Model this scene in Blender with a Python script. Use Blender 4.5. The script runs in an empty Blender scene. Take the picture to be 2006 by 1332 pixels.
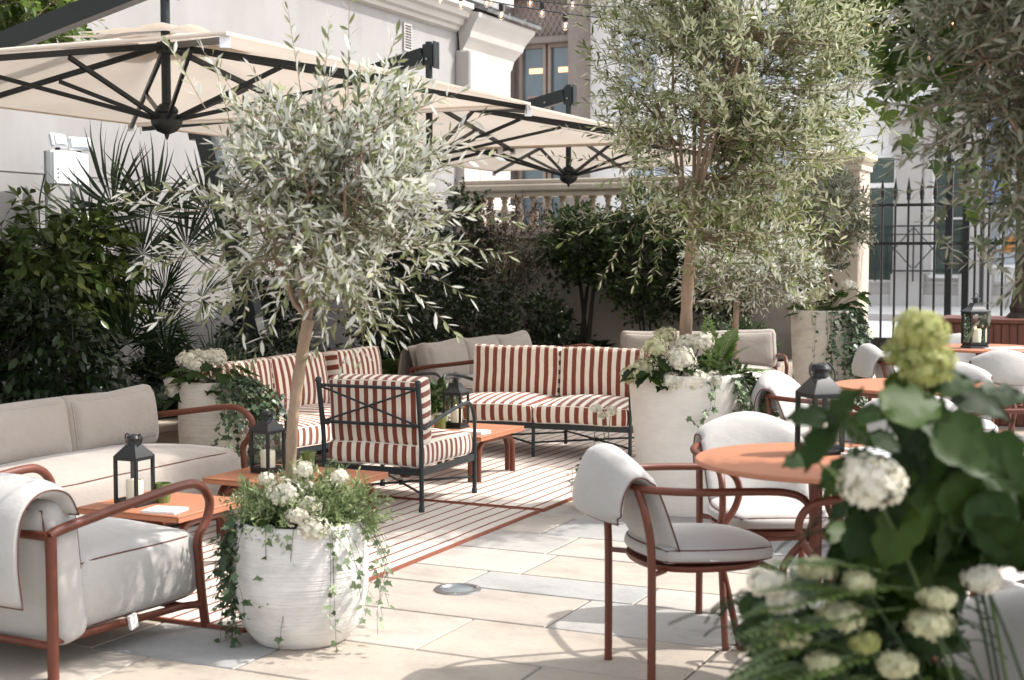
import bpy, math, random
import numpy as np
from math import sin, cos, pi, radians, sqrt, atan2
from mathutils import Vector, Matrix

# ---------------------------------------------------------------- camera, sky, sun, exposure
scene = bpy.context.scene
CAM_H = 1.38
cam_d = bpy.data.cameras.new('camera'); cam = bpy.data.objects.new('camera', cam_d)
scene.collection.objects.link(cam); scene.camera = cam
cam.location = (0, 0, CAM_H); cam.rotation_euler = (radians(90 - 3.45), 0, 0)
cam_d.lens = 50; cam_d.sensor_width = 36; cam_d.clip_end = 400; cam_d.clip_start = 0.05
cam_d.dof.use_dof = True; cam_d.dof.focus_distance = 7.6; cam_d.dof.aperture_fstop = 4.6
SUN_EL = 50.0
SUN_H = (0.985, 0.17)                      # horizontal direction towards the sun
SUN_AZ = atan2(SUN_H[0], SUN_H[1])         # from +Y clockwise
world = bpy.data.worlds.new('World'); scene.world = world; world.use_nodes = True
wn = world.node_tree; bg = wn.nodes['Background']
sky = wn.nodes.new('ShaderNodeTexSky'); sky.sky_type = 'NISHITA'; sky.sun_disc = False
sky.sun_elevation = radians(SUN_EL); sky.sun_rotation = SUN_AZ; sky.air_density = 1.0; sky.dust_density = 2.5; sky.ozone_density = 0.6
hs_ = wn.nodes.new('ShaderNodeHueSaturation'); hs_.inputs['Saturation'].default_value = 0.32   # neutral white balance for skylight
wn.links.new(sky.outputs[0], hs_.inputs['Color']); wn.links.new(hs_.outputs[0], bg.inputs[0]); bg.inputs[1].default_value = 0.15
sun_d = bpy.data.lights.new('sun', 'SUN'); sun = bpy.data.objects.new('sun', sun_d)
scene.collection.objects.link(sun); sun_d.energy = 2.1; sun_d.angle = radians(0.8); sun_d.color = (1.0, 0.955, 0.90)
_el = radians(SUN_EL)
_sd = Vector((SUN_H[0] * cos(_el), SUN_H[1] * cos(_el), sin(_el)))
sun.rotation_euler = _sd.to_track_quat('Z', 'Y').to_euler()
scene.view_settings.view_transform = 'Standard'; scene.view_settings.look = 'None'
scene.view_settings.gamma = 1.0; scene.view_settings.exposure = 1.42
scene.cycles.use_denoising = True
scene.cycles.max_bounces = 10; scene.cycles.diffuse_bounces = 5; scene.cycles.transparent_max_bounces = 12
scene.cycles.sample_clamp_indirect = 6.0

# ---------------------------------------------------------------- frame of the courtyard
TH = radians(25)
AX = (sin(TH), cos(TH)); BX = (cos(TH), -sin(TH))
def W(a, b):
    return (AX[0] * a + BX[0] * b, AX[1] * a + BX[1] * b)
RZ_COURT = -TH                             # local x = b, local y = a
def face(dx, dy): return atan2(-dx, dy)
F_A = -TH; F_B = face(*BX); F_nA = face(-AX[0], -AX[1])

# ---------------------------------------------------------------- helpers
COL = scene.collection
rng = np.random.default_rng(7)
random.seed(5)

def tag(o, label=None, cat=None, group=None, kind=None):
    if label: o['label'] = label
    if cat: o['category'] = cat
    if group: o['group'] = group
    if kind: o['kind'] = kind
    return o

def thing(name, label, cat, loc=(0, 0, 0), rz=0.0, group=None):
    o = bpy.data.objects.new(name, None); COL.objects.link(o)
    o.empty_display_size = 0.1
    if len(loc) == 2: loc = (loc[0], loc[1], 0)
    o.location = loc; o.rotation_euler = (0, 0, rz)
    return tag(o, label, cat, group)

def copy_tree(o, parent=None, name=None):
    c = o.copy(); COL.objects.link(c); c.parent = parent
    for ch in list(o.children): copy_tree(ch, c)
    return c

def raw_obj(name, verts, faces, mats, parent=None, smooth=True, mat_idx=None, uv=None, attrs=None, sharp_deg=None):
    me = bpy.data.meshes.new(name)
    me.from_pydata([tuple(v) for v in verts] if not isinstance(verts, np.ndarray) else verts.tolist(), [], faces)
    if not isinstance(mats, (list, tuple)): mats = [mats]
    for m in mats: me.materials.append(m)
    if mat_idx is not None: me.polygons.foreach_set('material_index', np.asarray(mat_idx, dtype=np.int32))
    if smooth: me.polygons.foreach_set('use_smooth', np.ones(len(me.polygons), dtype=bool))
    if uv is not None:
        l = me.uv_layers.new(name='UVMap'); l.data.foreach_set('uv', np.asarray(uv, dtype=np.float32).ravel())
    if attrs:
        for k, arr in attrs.items():
            at = me.attributes.new(k, 'FLOAT', 'POINT'); at.data.foreach_set('value', np.asarray(arr, dtype=np.float32))
    me.validate(); me.update()
    if sharp_deg is not None and smooth:
        try: me.set_sharp_from_angle(angle=radians(sharp_deg))
        except Exception: pass
    o = bpy.data.objects.new(name, me); COL.objects.link(o)
    if parent is not None: o.parent = parent
    return o

def catmull(pts, n=6, closed=False):
    P = [np.array(p, float) for p in pts]; out = []
    N = len(P)
    rngN = N if closed else N - 1
    for i in range(rngN):
        p1, p2 = P[i], P[(i + 1) % N]
        p0 = P[(i - 1) % N] if (closed or i > 0) else 2 * p1 - p2
        p3 = P[(i + 2) % N] if (closed or i < N - 2) else 2 * p2 - p1
        for k in range(n):
            t = k / n
            out.append(0.5 * ((2 * p1) + (-p0 + p2) * t + (2 * p0 - 5 * p1 + 4 * p2 - p3) * t * t + (-p0 + 3 * p1 - 3 * p2 + p3) * t ** 3))
    if not closed: out.append(P[-1])
    return out

def bend(pts, r=0.06, n=5):
    """polyline with every inner corner rounded by radius r"""
    P = [np.array(p, float) for p in pts]; out = [P[0]]
    for i in range(1, len(P) - 1):
        a, b, c = P[i - 1], P[i], P[i + 1]
        u = a - b; v = c - b; lu = np.linalg.norm(u); lv = np.linalg.norm(v); u /= lu; v /= lv
        d = min(r, lu * 0.48, lv * 0.48)
        s, e = b + u * d, b + v * d
        for k in range(n + 1):
            t = k / n
            out.append((1 - t) ** 2 * s + 2 * t * (1 - t) * b + t * t * e)
    out.append(P[-1]); return out

class MB:
    """collects shapes into one mesh"""
    def __init__(s): s.v = []; s.f = []; s.mi = []; s.m = 0
    def add(s, verts, faces, M=None):
        o = len(s.v)
        for v in verts:
            if M is not None: v = M @ Vector(v)
            s.v.append((v[0], v[1], v[2]))
        for f in faces: s.f.append(tuple(i + o for i in f)); s.mi.append(s.m)
        return s
    def box(s, c, sz, rz=0, M=None, bev=0.0):
        x, y, z = sz[0] / 2, sz[1] / 2, sz[2] / 2
        if bev > 0:
            b = min(bev, x * .9, y * .9, z * .9)
            vs = []
            for sx in (-1, 1):
                for sy in (-1, 1):
                    for sz_ in (-1, 1):
                        vs += [(sx * x, sy * (y - b), sz_ * (z - b)), (sx * (x - b), sy * y, sz_ * (z - b)), (sx * (x - b), sy * (y - b), sz_ * z)]
            import bmesh
            bm = bmesh.new(); [bm.verts.new(v) for v in vs]
            bmesh.ops.convex_hull(bm, input=bm.verts); bm.verts.index_update()
            vs = [tuple(v.co) for v in bm.verts]; fs = [[v.index for v in f.verts] for f in bm.faces]; bm.free()
        else:
            vs = [(-x, -y, -z), (x, -y, -z), (x, y, -z), (-x, y, -z), (-x, -y, z), (x, -y, z), (x, y, z), (-x, y, z)]
            fs = [(0, 3, 2, 1), (4, 5, 6, 7), (0, 1, 5, 4), (1, 2, 6, 5), (2, 3, 7, 6), (3, 0, 4, 7)]
        T = Matrix.Translation(Vector(c)) @ Matrix.Rotation(rz, 4, 'Z')
        if M is not None: T = M @ T
        return s.add(vs, fs, T)
    def beam(s, p, q, w, h, up=(0, 0, 1)):
        """rectangular bar from p to q"""
        p = Vector(p); q = Vector(q); d = (q - p); L = d.length; d.normalize()
        u = Vector(up); sd = d.cross(u)
        if sd.length < 1e-4: sd = Vector((1, 0, 0))
        sd.normalize(); u = sd.cross(d)
        R = Matrix((sd, d, u)).transposed().to_4x4(); R.translation = (p + q) / 2
        return s.box((0, 0, 0), (w, L, h), M=R)
    def tube(s, pts, r, seg=10, closed=False, cap=True):
        P = [np.array(p, float) for p in pts]; N = len(P)
        R = r if isinstance(r, (list, tuple, np.ndarray)) else [r] * N
        T = []
        for i in range(N):
            a = P[(i - 1) % N] if (closed or i > 0) else P[i]; b = P[(i + 1) % N] if (closed or i < N - 1) else P[i]
            t = b - a; T.append(t / (np.linalg.norm(t) + 1e-12))
        u = np.array((0, 0, 1.0))
        if abs(T[0][2]) > 0.9: u = np.array((1.0, 0, 0))
        u = u - T[0] * u.dot(T[0]); u /= np.linalg.norm(u)
        vs = []
        for i in range(N):
            u = u - T[i] * u.dot(T[i]); u /= (np.linalg.norm(u) + 1e-12); w = np.cross(T[i], u)
            for k in range(seg):
                a = 2 * pi * k / seg
                vs.append(tuple(P[i] + R[i] * (cos(a) * u + sin(a) * w)))
        fs = []
        for i in range(N if closed else N - 1):
            j = (i + 1) % N
            for k in range(seg):
                l = (k + 1) % seg
                fs.append((i * seg + k, i * seg + l, j * seg + l, j * seg + k))
        if cap and not closed:
            fs.append(tuple(range(seg))[::-1]); fs.append(tuple((N - 1) * seg + k for k in range(seg)))
        return s.add(vs, fs)
    def lathe(s, prof, seg=40, c=(0, 0, 0), wob=0.0, sq=None):
        """prof: (r,z) list"""
        vs = []; fs = []; n = len(prof)
        for (r, z) in prof:
            for k in range(seg):
                a = 2 * pi * k / seg
                rr = r * (1 + wob * (sin(3 * a + z * 9) + .6 * sin(5 * a + z * 21)))
                vs.append((c[0] + rr * cos(a), c[1] + rr * sin(a), c[2] + z))
        for i in range(n - 1):
            for k in range(seg):
                l = (k + 1) % seg
                fs.append((i * seg + k, i * seg + l, (i + 1) * seg + l, (i + 1) * seg + k))
        fs.append(tuple(range(seg))[::-1]); fs.append(tuple((n - 1) * seg + k for k in range(seg)))
        return s.add(vs, fs)
    def prism(s, poly, z0, z1, M=None):
        n = len(poly)
        vs = [(x, y, z0) for x, y in poly] + [(x, y, z1) for x, y in poly]
        fs = [tuple(range(n))[::-1], tuple(range(n, 2 * n))] + [(i, (i + 1) % n, n + (i + 1) % n, n + i) for i in range(n)]
        return s.add(vs, fs, M)
    def build(s, name, mats, parent=None, smooth=True, sharp=35):
        return raw_obj(name, s.v, s.f, mats, parent, smooth, s.mi, sharp_deg=sharp)

# ---------------------------------------------------------------- materials
def nt(name):
    m = bpy.data.materials.new(name); m.use_nodes = True
    t = m.node_tree; b = t.nodes['Principled BSDF']; return m, t, b
def noise(t, scale, detail=4, rough=.6, vec=None, coord='Object', stretch=None):
    tc = t.nodes.new('ShaderNodeTexCoord'); n = t.nodes.new('ShaderNodeTexNoise')
    n.inputs['Scale'].default_value = scale; n.inputs['Detail'].default_value = detail; n.inputs['Roughness'].default_value = rough
    if stretch:
        mp = t.nodes.new('ShaderNodeMapping'); mp.inputs['Scale'].default_value = stretch
        t.links.new(tc.outputs[coord], mp.inputs['Vector']); t.links.new(mp.outputs[0], n.inputs['Vector'])
    else: t.links.new(tc.outputs[coord], n.inputs['Vector'])
    return n
def ramp(t, src, stops):
    r = t.nodes.new('ShaderNodeValToRGB'); el = r.color_ramp.elements
    while len(el) < len(stops): el.new(0.5)
    for e, (p, c) in zip(el, stops): e.position = p; e.color = (*c, 1) if len(c) == 3 else c
    t.links.new(src, r.inputs[0]); return r
def mul(c, k): return tuple(min(1, x * k) for x in c)
def bumpn(t, b, src, strength, dist):
    bp = t.nodes.new('ShaderNodeBump'); bp.inputs['Strength'].default_value = strength; bp.inputs['Distance'].default_value = dist
    t.links.new(src, bp.inputs['Height']); t.links.new(bp.outputs[0], b.inputs['Normal']); return bp
def mat(name, col, rough=.6, var=.15, vscale=6, bump=0.0, bscale=60, metallic=0, spec=.5, stretch=None, coat=0):
    m, t, b = nt(name)
    n = noise(t, vscale, 5, stretch=stretch)
    r = ramp(t, n.outputs[0], [(.3, mul(col, 1 - var)), (.7, mul(col, 1 + var))])
    t.links.new(r.outputs[0], b.inputs['Base Color'])
    b.inputs['Roughness'].default_value = rough; b.inputs['Metallic'].default_value = metallic
    b.inputs['Specular IOR Level'].default_value = spec
    if coat: b.inputs['Coat Weight'].default_value = coat
    if bump:
        n2 = noise(t, bscale, 4, stretch=stretch); bumpn(t, b, n2.outputs[0], bump, 0.01)
    return m
def fabric(name, col, sheen=.3, weave=420, wr=.45):
    m, t, b = nt(name)
    n = noise(t, 5, 4); r = ramp(t, n.outputs[0], [(.25, mul(col, .93)), (.75, mul(col, 1.05))])
    n2 = noise(t, weave, 2, stretch=(1, 1, .35)); mx = t.nodes.new('ShaderNodeMix'); mx.data_type = 'RGBA'; mx.blend_type = 'MULTIPLY'; mx.inputs[0].default_value = .35
    t.links.new(r.outputs[0], mx.inputs[6]); rr = ramp(t, n2.outputs[0], [(.3, (.72, .72, .72)), (.65, (1, 1, 1))]); t.links.new(rr.outputs[0], mx.inputs[7])
    t.links.new(mx.outputs[2], b.inputs['Base Color'])
    b.inputs['Roughness'].default_value = .9; b.inputs['Sheen Weight'].default_value = sheen; b.inputs['Specular IOR Level'].default_value = .2
    n3 = noise(t, 9, 3, stretch=(1, 1, 1.6)); n4 = noise(t, 38, 3)
    ad = t.nodes.new('ShaderNodeMath'); ad.operation = 'MULTIPLY_ADD'; ad.inputs[1].default_value = .10
    t.links.new(n4.outputs[0], ad.inputs[0]); t.links.new(n3.outputs[0], ad.inputs[2])
    bumpn(t, b, ad.outputs[0], wr, 0.03)
    return m
def stripe(name, pitch, duty=.5):
    m, t, b = nt(name)
    tc = t.nodes.new('ShaderNodeTexCoord'); sp = t.nodes.new('ShaderNodeSeparateXYZ'); t.links.new(tc.outputs['UV'], sp.inputs[0])
    n = noise(t, 6, 2); ma = t.nodes.new('ShaderNodeMath'); ma.operation = 'MULTIPLY_ADD'; ma.inputs[1].default_value = .010
    t.links.new(n.outputs[0], ma.inputs[0]); t.links.new(sp.outputs[0], ma.inputs[2])
    d = t.nodes.new('ShaderNodeMath'); d.operation = 'DIVIDE'; d.inputs[1].default_value = pitch; t.links.new(ma.outputs[0], d.inputs[0])
    fr = t.nodes.new('ShaderNodeMath'); fr.operation = 'FRACT'; t.links.new(d.outputs[0], fr.inputs[0])
    r = ramp(t, fr.outputs[0], [(0, (.80, .72, .61)), (.485 + duty - .5, (.80, .72, .61)), (.5 + duty - .5, (.20, .044, .021)), (.985, (.20, .044, .021))])
    r.color_ramp.elements.new(1.0).color = (.80, .72, .61, 1)
    n2 = noise(t, 380, 2); mx = t.nodes.new('ShaderNodeMix'); mx.data_type = 'RGBA'; mx.blend_type = 'MULTIPLY'; mx.inputs[0].default_value = .35
    rr = ramp(t, n2.outputs[0], [(.3, (.7, .7, .7)), (.65, (1, 1, 1))]); t.links.new(r.outputs[0], mx.inputs[6]); t.links.new(rr.outputs[0], mx.inputs[7])
    t.links.new(mx.outputs[2], b.inputs['Base Color']); b.inputs['Roughness'].default_value = .9; b.inputs['Sheen Weight'].default_value = .25
    n3 = noise(t, 8, 3); bumpn(t, b, n3.outputs[0], .35, 0.03)
    return m
def leafmat(name, top, under=None, trans=.25, rough=.45, spread=.45, tint=None):
    """two-sided leaf; attribute 'v' varies each leaf"""
    m, t, b = nt(name)
    at = t.nodes.new('ShaderNodeAttribute'); at.attribute_name = 'v'
    hi = tint or mul(top, 1 + spread * 1.4)
    r1 = ramp(t, at.outputs['Fac'], [(0, mul(top, 1 - spread)), (.55, top), (1, hi)])
    src = r1.outputs[0]
    if under:
        r2 = ramp(t, at.outputs['Fac'], [(0, mul(under, .72)), (1, mul(under, 1.18))])
        g = t.nodes.new('ShaderNodeNewGeometry'); mx = t.nodes.new('ShaderNodeMix'); mx.data_type = 'RGBA'
        t.links.new(g.outputs['Backfacing'], mx.inputs[0]); t.links.new(r1.outputs[0], mx.inputs[6]); t.links.new(r2.outputs[0], mx.inputs[7]); src = mx.outputs[2]
    t.links.new(src, b.inputs['Base Color']); b.inputs['Roughness'].default_value = rough; b.inputs['Specular IOR Level'].default_value = .45
    tr = t.nodes.new('ShaderNodeBsdfTranslucent'); t.links.new(src, tr.inputs[0])
    ms = t.nodes.new('ShaderNodeMixShader'); ms.inputs[0].default_value = trans
    t.links.new(b.outputs[0], ms.inputs[1]); t.links.new(tr.outputs[0], ms.inputs[2])
    t.links.new(ms.outputs[0], t.nodes['Material Output'].inputs[0])
    return m
def emis(name, col, s):
    m, t, b = nt(name); b.inputs['Base Color'].default_value = (*col, 1)
    b.inputs['Emission Color'].default_value = (*col, 1); b.inputs['Emission Strength'].default_value = s
    return m
def glass(name, tint=(.95, .97, .97), refl=.12, rough=.02):
    m, t, b = nt(name)
    tr = t.nodes.new('ShaderNodeBsdfTransparent'); tr.inputs[0].default_value = (*tint, 1)
    gl = t.nodes.new('ShaderNodeBsdfGlossy'); gl.inputs['Roughness'].default_value = rough
    lw = t.nodes.new('ShaderNodeLayerWeight'); lw.inputs[0].default_value = .12
    ad = t.nodes.new('ShaderNodeMath'); ad.operation = 'ADD'; ad.inputs[1].default_value = refl * .3; t.links.new(lw.outputs[0], ad.inputs[0])
    ms = t.nodes.new('ShaderNodeMixShader'); t.links.new(ad.outputs[0], ms.inputs[0]); t.links.new(tr.outputs[0], ms.inputs[1]); t.links.new(gl.outputs[0], ms.inputs[2])
    t.links.new(ms.outputs[0], t.nodes['Material Output'].inputs[0]); return m

M_terra = mat('terracotta_paint', (.130, .038, .021), .42, .08, 12, .05, 300, spec=.4)
M_terra_top = mat('terracotta_table_paint', (.40, .165, .090), .5, .05, 4, .08, 500, spec=.35)
M_iron = mat('dark_iron', (.013, .020, .023), .45, .2, 20, .06, 200)
M_black = mat('black_metal', (.006, .008, .009), .38, .2, 20)
M_umb = mat('umbrella_metal', (.008, .013, .015), .42, .15, 10)
M_chrome = mat('steel', (.38, .39, .40), .38, .1, 30, metallic=1)
M_linen = fabric('linen_beige', (.375, .330, .290), wr=.22)
M_linen_light = fabric('linen_pale', (.44, .42, .395), wr=.14)
M_pipe_red = mat('piping_red', (.11, .035, .025), .8)
M_pipe_white = mat('piping_cream', (.72, .66, .56), .8)
M_stripe = stripe('stripe_fabric', .0560)
M_stripe_w = stripe('stripe_fabric_wide', .0650)
M_label = mat('cloth_label', (.75, .73, .7), .9)
M_candle = mat('candle_wax', (.84, .76, .58), .55, .05)
M_flame = emis('flame', (1.0, .55, .2), 12)
M_glass = glass('lantern_glass')
M_green_glass = mat('green_glass', (.11, .16, .045), .12, .3, 30, coat=.6)
M_paper = mat('paper', (.80, .80, .79), .7, .02)
M_soil = mat('soil', (.03, .022, .016), .95, .4, 40, .8, 60)
M_bark = mat('olive_bark', (.31, .215, .145), .85, .35, 13, .9, 45, stretch=(1, 1, .35))
M_bark_dark = mat('dark_bark', (.06, .045, .032), .9, .35, 14, 1.0, 30, stretch=(1, 1, .3))
M_twig = mat('twig', (.22, .16, .10), .85, .25, 20)
M_stem_green = mat('green_stem', (.055, .085, .02), .65, .2, 20)
M_stem_hyd = mat('hydrangea_stem', (.022, .040, .010), .75, .2, 20)
M_stem_dark = mat('dark_stem', (.035, .03, .02), .85, .2, 20)
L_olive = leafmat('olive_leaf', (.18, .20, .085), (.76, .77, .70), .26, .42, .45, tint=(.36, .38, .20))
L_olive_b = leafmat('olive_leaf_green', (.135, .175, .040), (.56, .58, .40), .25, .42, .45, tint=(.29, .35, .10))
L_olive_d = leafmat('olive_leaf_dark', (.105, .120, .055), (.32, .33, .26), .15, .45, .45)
L_laurel = leafmat('laurel_leaf', (.050, .088, .018), (.08, .11, .03), .22, .32, .5, tint=(.17, .21, .045))
L_dark = leafmat('dark_leaf', (.014, .029, .010), (.026, .040, .014), .14, .35, .5, tint=(.038, .068, .020))
L_mid = leafmat('mid_leaf', (.036, .070, .018), (.07, .10, .04), .2, .4, .5, tint=(.09, .14, .03))
L_ivy = leafmat('ivy_leaf', (.045, .085, .035), (.10, .15, .07), .2, .35, .5, tint=(.17, .23, .12))
L_ivy_lt = leafmat('ivy_leaf_light', (.13, .19, .085), (.2, .26, .15), .25, .4, .5, tint=(.36, .42, .26))
L_fern = leafmat('fern_leaf', (.12, .19, .045), (.15, .22, .07), .3, .45, .4)
L_fern_d = leafmat('fern_leaf_dark', (.012, .026, .008), (.04, .06, .02), .2, .45, .4)
L_palm = leafmat('palm_leaf', (.018, .038, .014), (.034, .052, .022), .15, .35, .4, tint=(.05, .08, .03))
L_hyd = leafmat('hydrangea_leaf', (.022, .050, .008), (.06, .10, .018), .28, .5, .45, tint=(.06, .10, .012))
L_hyd.node_tree.nodes['Principled BSDF'].inputs['Specular IOR Level'].default_value = .2
L_plane = leafmat('plane_leaf', (.065, .115, .018), (.14, .21, .045), .45, .4, .4, tint=(.10, .15, .025))
L_maple = leafmat('maple_leaf', (.035, .022, .020), (.05, .03, .03), .3, .5, .4)
L_box = leafmat('box_leaf', (.04, .085, .018), None, .2, .4, .5)
L_white = leafmat('white_petal', (.76, .72, .60), None, .25, .6, .14)
L_cream = leafmat('cream_petal', (.60, .58, .36), None, .25, .6, .2)
L_lime = leafmat('lime_petal', (.40, .42, .13), None, .3, .6, .25, tint=(.62, .60, .28))
L_herb = leafmat('herb_leaf', (.17, .23, .085), (.25, .31, .15), .33, .5, .5, tint=(.42, .47, .24))

def pot_mat(name, col, rib=70, dirt=.25):
    m, t, b = nt(name)
    n = noise(t, 3.5, 6, .65, stretch=(1, 1, 2.5)); r = ramp(t, n.outputs[0], [(.32, mul(col, 1 - dirt)), (.55, col), (.8, mul(col, 1.06))])
    n5 = noise(t, 30, 4, .7, stretch=(.5, .5, 5)); mx = t.nodes.new('ShaderNodeMix'); mx.data_type = 'RGBA'; mx.blend_type = 'MULTIPLY'; mx.inputs[0].default_value = .5
    rr = ramp(t, n5.outputs[0], [(.30, (.86, .84, .81)), (.55, (1, 1, 1))]); t.links.new(r.outputs[0], mx.inputs[6]); t.links.new(rr.outputs[0], mx.inputs[7])
    t.links.new(mx.outputs[2], b.inputs['Base Color']); b.inputs['Roughness'].default_value = .85; b.inputs['Specular IOR Level'].default_value = .25
    n2 = noise(t, 16, 3, .6, stretch=(.22, .22, rib / 16)); bumpn(t, b, n2.outputs[0], .55 if rib > 20 else .1, .012)
    return m
M_pot_rib = pot_mat('ribbed_white_pot', (.76, .735, .70), 170)
M_pot_sand = pot_mat('ribbed_sand_pot', (.64, .575, .49), 110)
M_pot_smooth = pot_mat('smooth_white_pot', (.80, .74, .67), 8, .1)
M_wall = mat('painted_wall', (.315, .305, .30), .9, .05, 1.3, .12, 25)
_t = M_wall.node_tree; _b = _t.nodes['Principled BSDF']; _src = _b.inputs['Base Color'].links[0].from_socket
_n = noise(_t, 1.1, 6, .7, stretch=(1.2, 1.2, .25)); _rr = ramp(_t, _n.outputs[0], [(.35, (.86, .85, .83)), (.6, (1, 1, 1))]); _mx = _t.nodes.new('ShaderNodeMix'); _mx.data_type = 'RGBA'; _mx.blend_type = 'MULTIPLY'; _mx.inputs[0].default_value = .8
_t.links.new(_src, _mx.inputs[6]); _t.links.new(_rr.outputs[0], _mx.inputs[7]); _t.links.new(_mx.outputs[2], _b.inputs['Base Color'])
M_wall2 = mat('courtyard_wall', (.44, .385, .325), .92, .16, 1.5, .3, 30)
M_stone = mat('sandstone', (.52, .44, .35), .9, .12, 3, .3, 40)
M_stone_lt = mat('pale_stone', (.47, .44, .41), .9, .06, 2, .2, 40)
M_stucco = mat('white_stucco', (.90, .875, .84), .85, .03, 2)
M_slate = mat('slate', (.16, .16, .16), .8, .4, 9, .6, 30)
M_bronze = mat('bronze_cladding', (.25, .20, .17), .5, .12, 6, spec=.4)
M_win = mat('window_glass', (.10, .14, .16), .08, .4, .7, spec=.8)
M_win_green = mat('green_window_glass', (.035, .065, .055), .12, .3, .7, spec=.7)
M_win_pale = mat('pale_window', (.42, .47, .52), .2, .15, .8, spec=.6)
M_warm = emis('shop_light', (1.0, .62, .32), .55)
M_wood = mat('planter_wood', (.13, .040, .022), .55, .3, 5, .2, 60, stretch=(9, 9, .5))
M_blue = mat('blue_cloth', (.13, .19, .34), .8, .3, 3)
M_canvas, _t, _b = nt('canvas')
_n = noise(_t, 2.0, 4); _r = ramp(_t, _n.outputs[0], [(.3, (.64, .56, .48)), (.7, (.71, .63, .545))])
_t.links.new(_r.outputs[0], _b.inputs['Base Color']); _b.inputs['Roughness'].default_value = .9
_tr = _t.nodes.new('ShaderNodeBsdfTranslucent'); _t.links.new(_r.outputs[0], _tr.inputs[0])
_ms = _t.nodes.new('ShaderNodeMixShader'); _ms.inputs[0].default_value = .32
_t.links.new(_b.outputs[0], _ms.inputs[1]); _t.links.new(_tr.outputs[0], _ms.inputs[2]); _t.links.new(_ms.outputs[0], _t.nodes['Material Output'].inputs[0])
_n2 = noise(_t, 3.0, 2); bumpn(_t, _b, _n2.outputs[0], .4, .05)

# ---------------------------------------------------------------- cushions
def soft_box(w, d, h, r=.035, top=.03, bot=.0, side=.012, n=9, seed=0, axis='z', mode='seat', crush=0.0):
    """cushion; returns verts, faces, uv, piping loops. centre at origin of its box. 'axis' is the thin axis that bulges."""
    half = np.array((w / 2, d / 2, h / 2))
    e = [0, .03, .07, .13]
    c = [-1 + x for x in e] + list(np.linspace(-.8, .8, n)) + [1 - x for x in e[::-1]]
    idx = {}; V = []; F = []; UV = []
    rs = np.random.default_rng(seed); ph = rs.uniform(0, 6, 8)
    def shape(p):
        p = np.array(p, float); q0 = p * half
        inner = np.maximum(half - r, 1e-4)
        q = np.clip(q0, -inner, inner); dv = q0 - q; L = np.linalg.norm(dv)
        pos = q + (dv / L * r if L > 1e-9 else 0)
        x, y, z = p
        if axis == 'z':
            k = (1 - abs(x) ** 2.6) * (1 - abs(y) ** 2.6)
            pos[2] += (top * k if z > 0 else -bot * k) * abs(z)
            pos[0] += side * np.sign(x) * (1 - z * z) * (abs(x) ** 4); pos[1] += side * np.sign(y) * (1 - z * z) * (abs(y) ** 4)
        else:
            k = (1 - abs(x) ** 2.6) * (1 - abs(z) ** 2.6)
            pos[1] += (top * k if y > 0 else -bot * k) * abs(y)
            pos[0] += side * np.sign(x) * (1 - y * y) * (abs(x) ** 4)
            pos[2] += side * np.sign(z) * (1 - y * y) * (abs(z) ** 4)
            if crush: pos[2] -= crush * (1 - x * x) * max(0, z) * .5
        pos = pos + .003 * np.array((sin(9 * pos[2] + ph[0]) + sin(13 * pos[1] + ph[1]), sin(11 * pos[0] + ph[2]) + sin(14 * pos[2] + ph[3]), sin(12 * pos[0] + ph[4]) + sin(9 * pos[1] + ph[5])))
        return pos
    def vid(p):
        k = tuple(round(x, 4) for x in p)
        if k not in idx: idx[k] = len(V); V.append(shape(p))
        return idx[k]
    N = len(c)
    for ax in range(3):
        for sgn in (-1, 1):
            a1, a2 = [(1, 2), (2, 0), (0, 1)][ax]
            for i in range(N - 1):
                for j in range(N - 1):
                    ps = []
                    for (u, v) in ((c[i], c[j]), (c[i + 1], c[j]), (c[i + 1], c[j + 1]), (c[i], c[j + 1])):
                        p = [0, 0, 0]; p[ax] = sgn; p[a1] = u; p[a2] = v; ps.append(tuple(p))
                    if sgn < 0: ps = ps[::-1]
                    F.append(tuple(vid(p) for p in ps))
                    for p in ps:
                        q = np.array(p) * half
                        if ax == 0: UV.append((q[1] + .5 if mode == 'seat' else q[2] + .5, 0))
                        else: UV.append((q[0] + w / 2 + .02, 0))
    loops = []
    for s_ in (-1, 1):
        L = []
        if axis == 'z':
            for x in np.linspace(-1, 1, 9)[:-1]: L.append((x, -1, s_))
            for y in np.linspace(-1, 1, 9)[:-1]: L.append((1, y, s_))
            for x in np.linspace(1, -1, 9)[:-1]: L.append((x, 1, s_))
            for y in np.linspace(1, -1, 9)[:-1]: L.append((-1, y, s_))
        else:
            for x in np.linspace(-1, 1, 9)[:-1]: L.append((x, s_, -1))
            for y in np.linspace(-1, 1, 9)[:-1]: L.append((1, s_, y))
            for x in np.linspace(1, -1, 9)[:-1]: L.append((x, s_, 1))
            for y in np.linspace(1, -1, 9)[:-1]: L.append((-1, s_, y))
        loops.append([shape(p) * 1.004 for p in L])
    return np.array(V), F, UV, loops

def cushion(name, parent, M, fab, pipe, size, pr=.0035, **kw):
    V, F, UV, loops = soft_box(*size, **kw)
    Vt = [tuple(M @ Vector(v)) for v in V]
    o = raw_obj(name, Vt, F, fab, parent, uv=UV)
    mb = MB()
    for L in loops: mb.tube([tuple(M @ Vector(p)) for p in L], pr, 6, closed=True)
    mb.build('piping', pipe, o)
    return o

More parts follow.
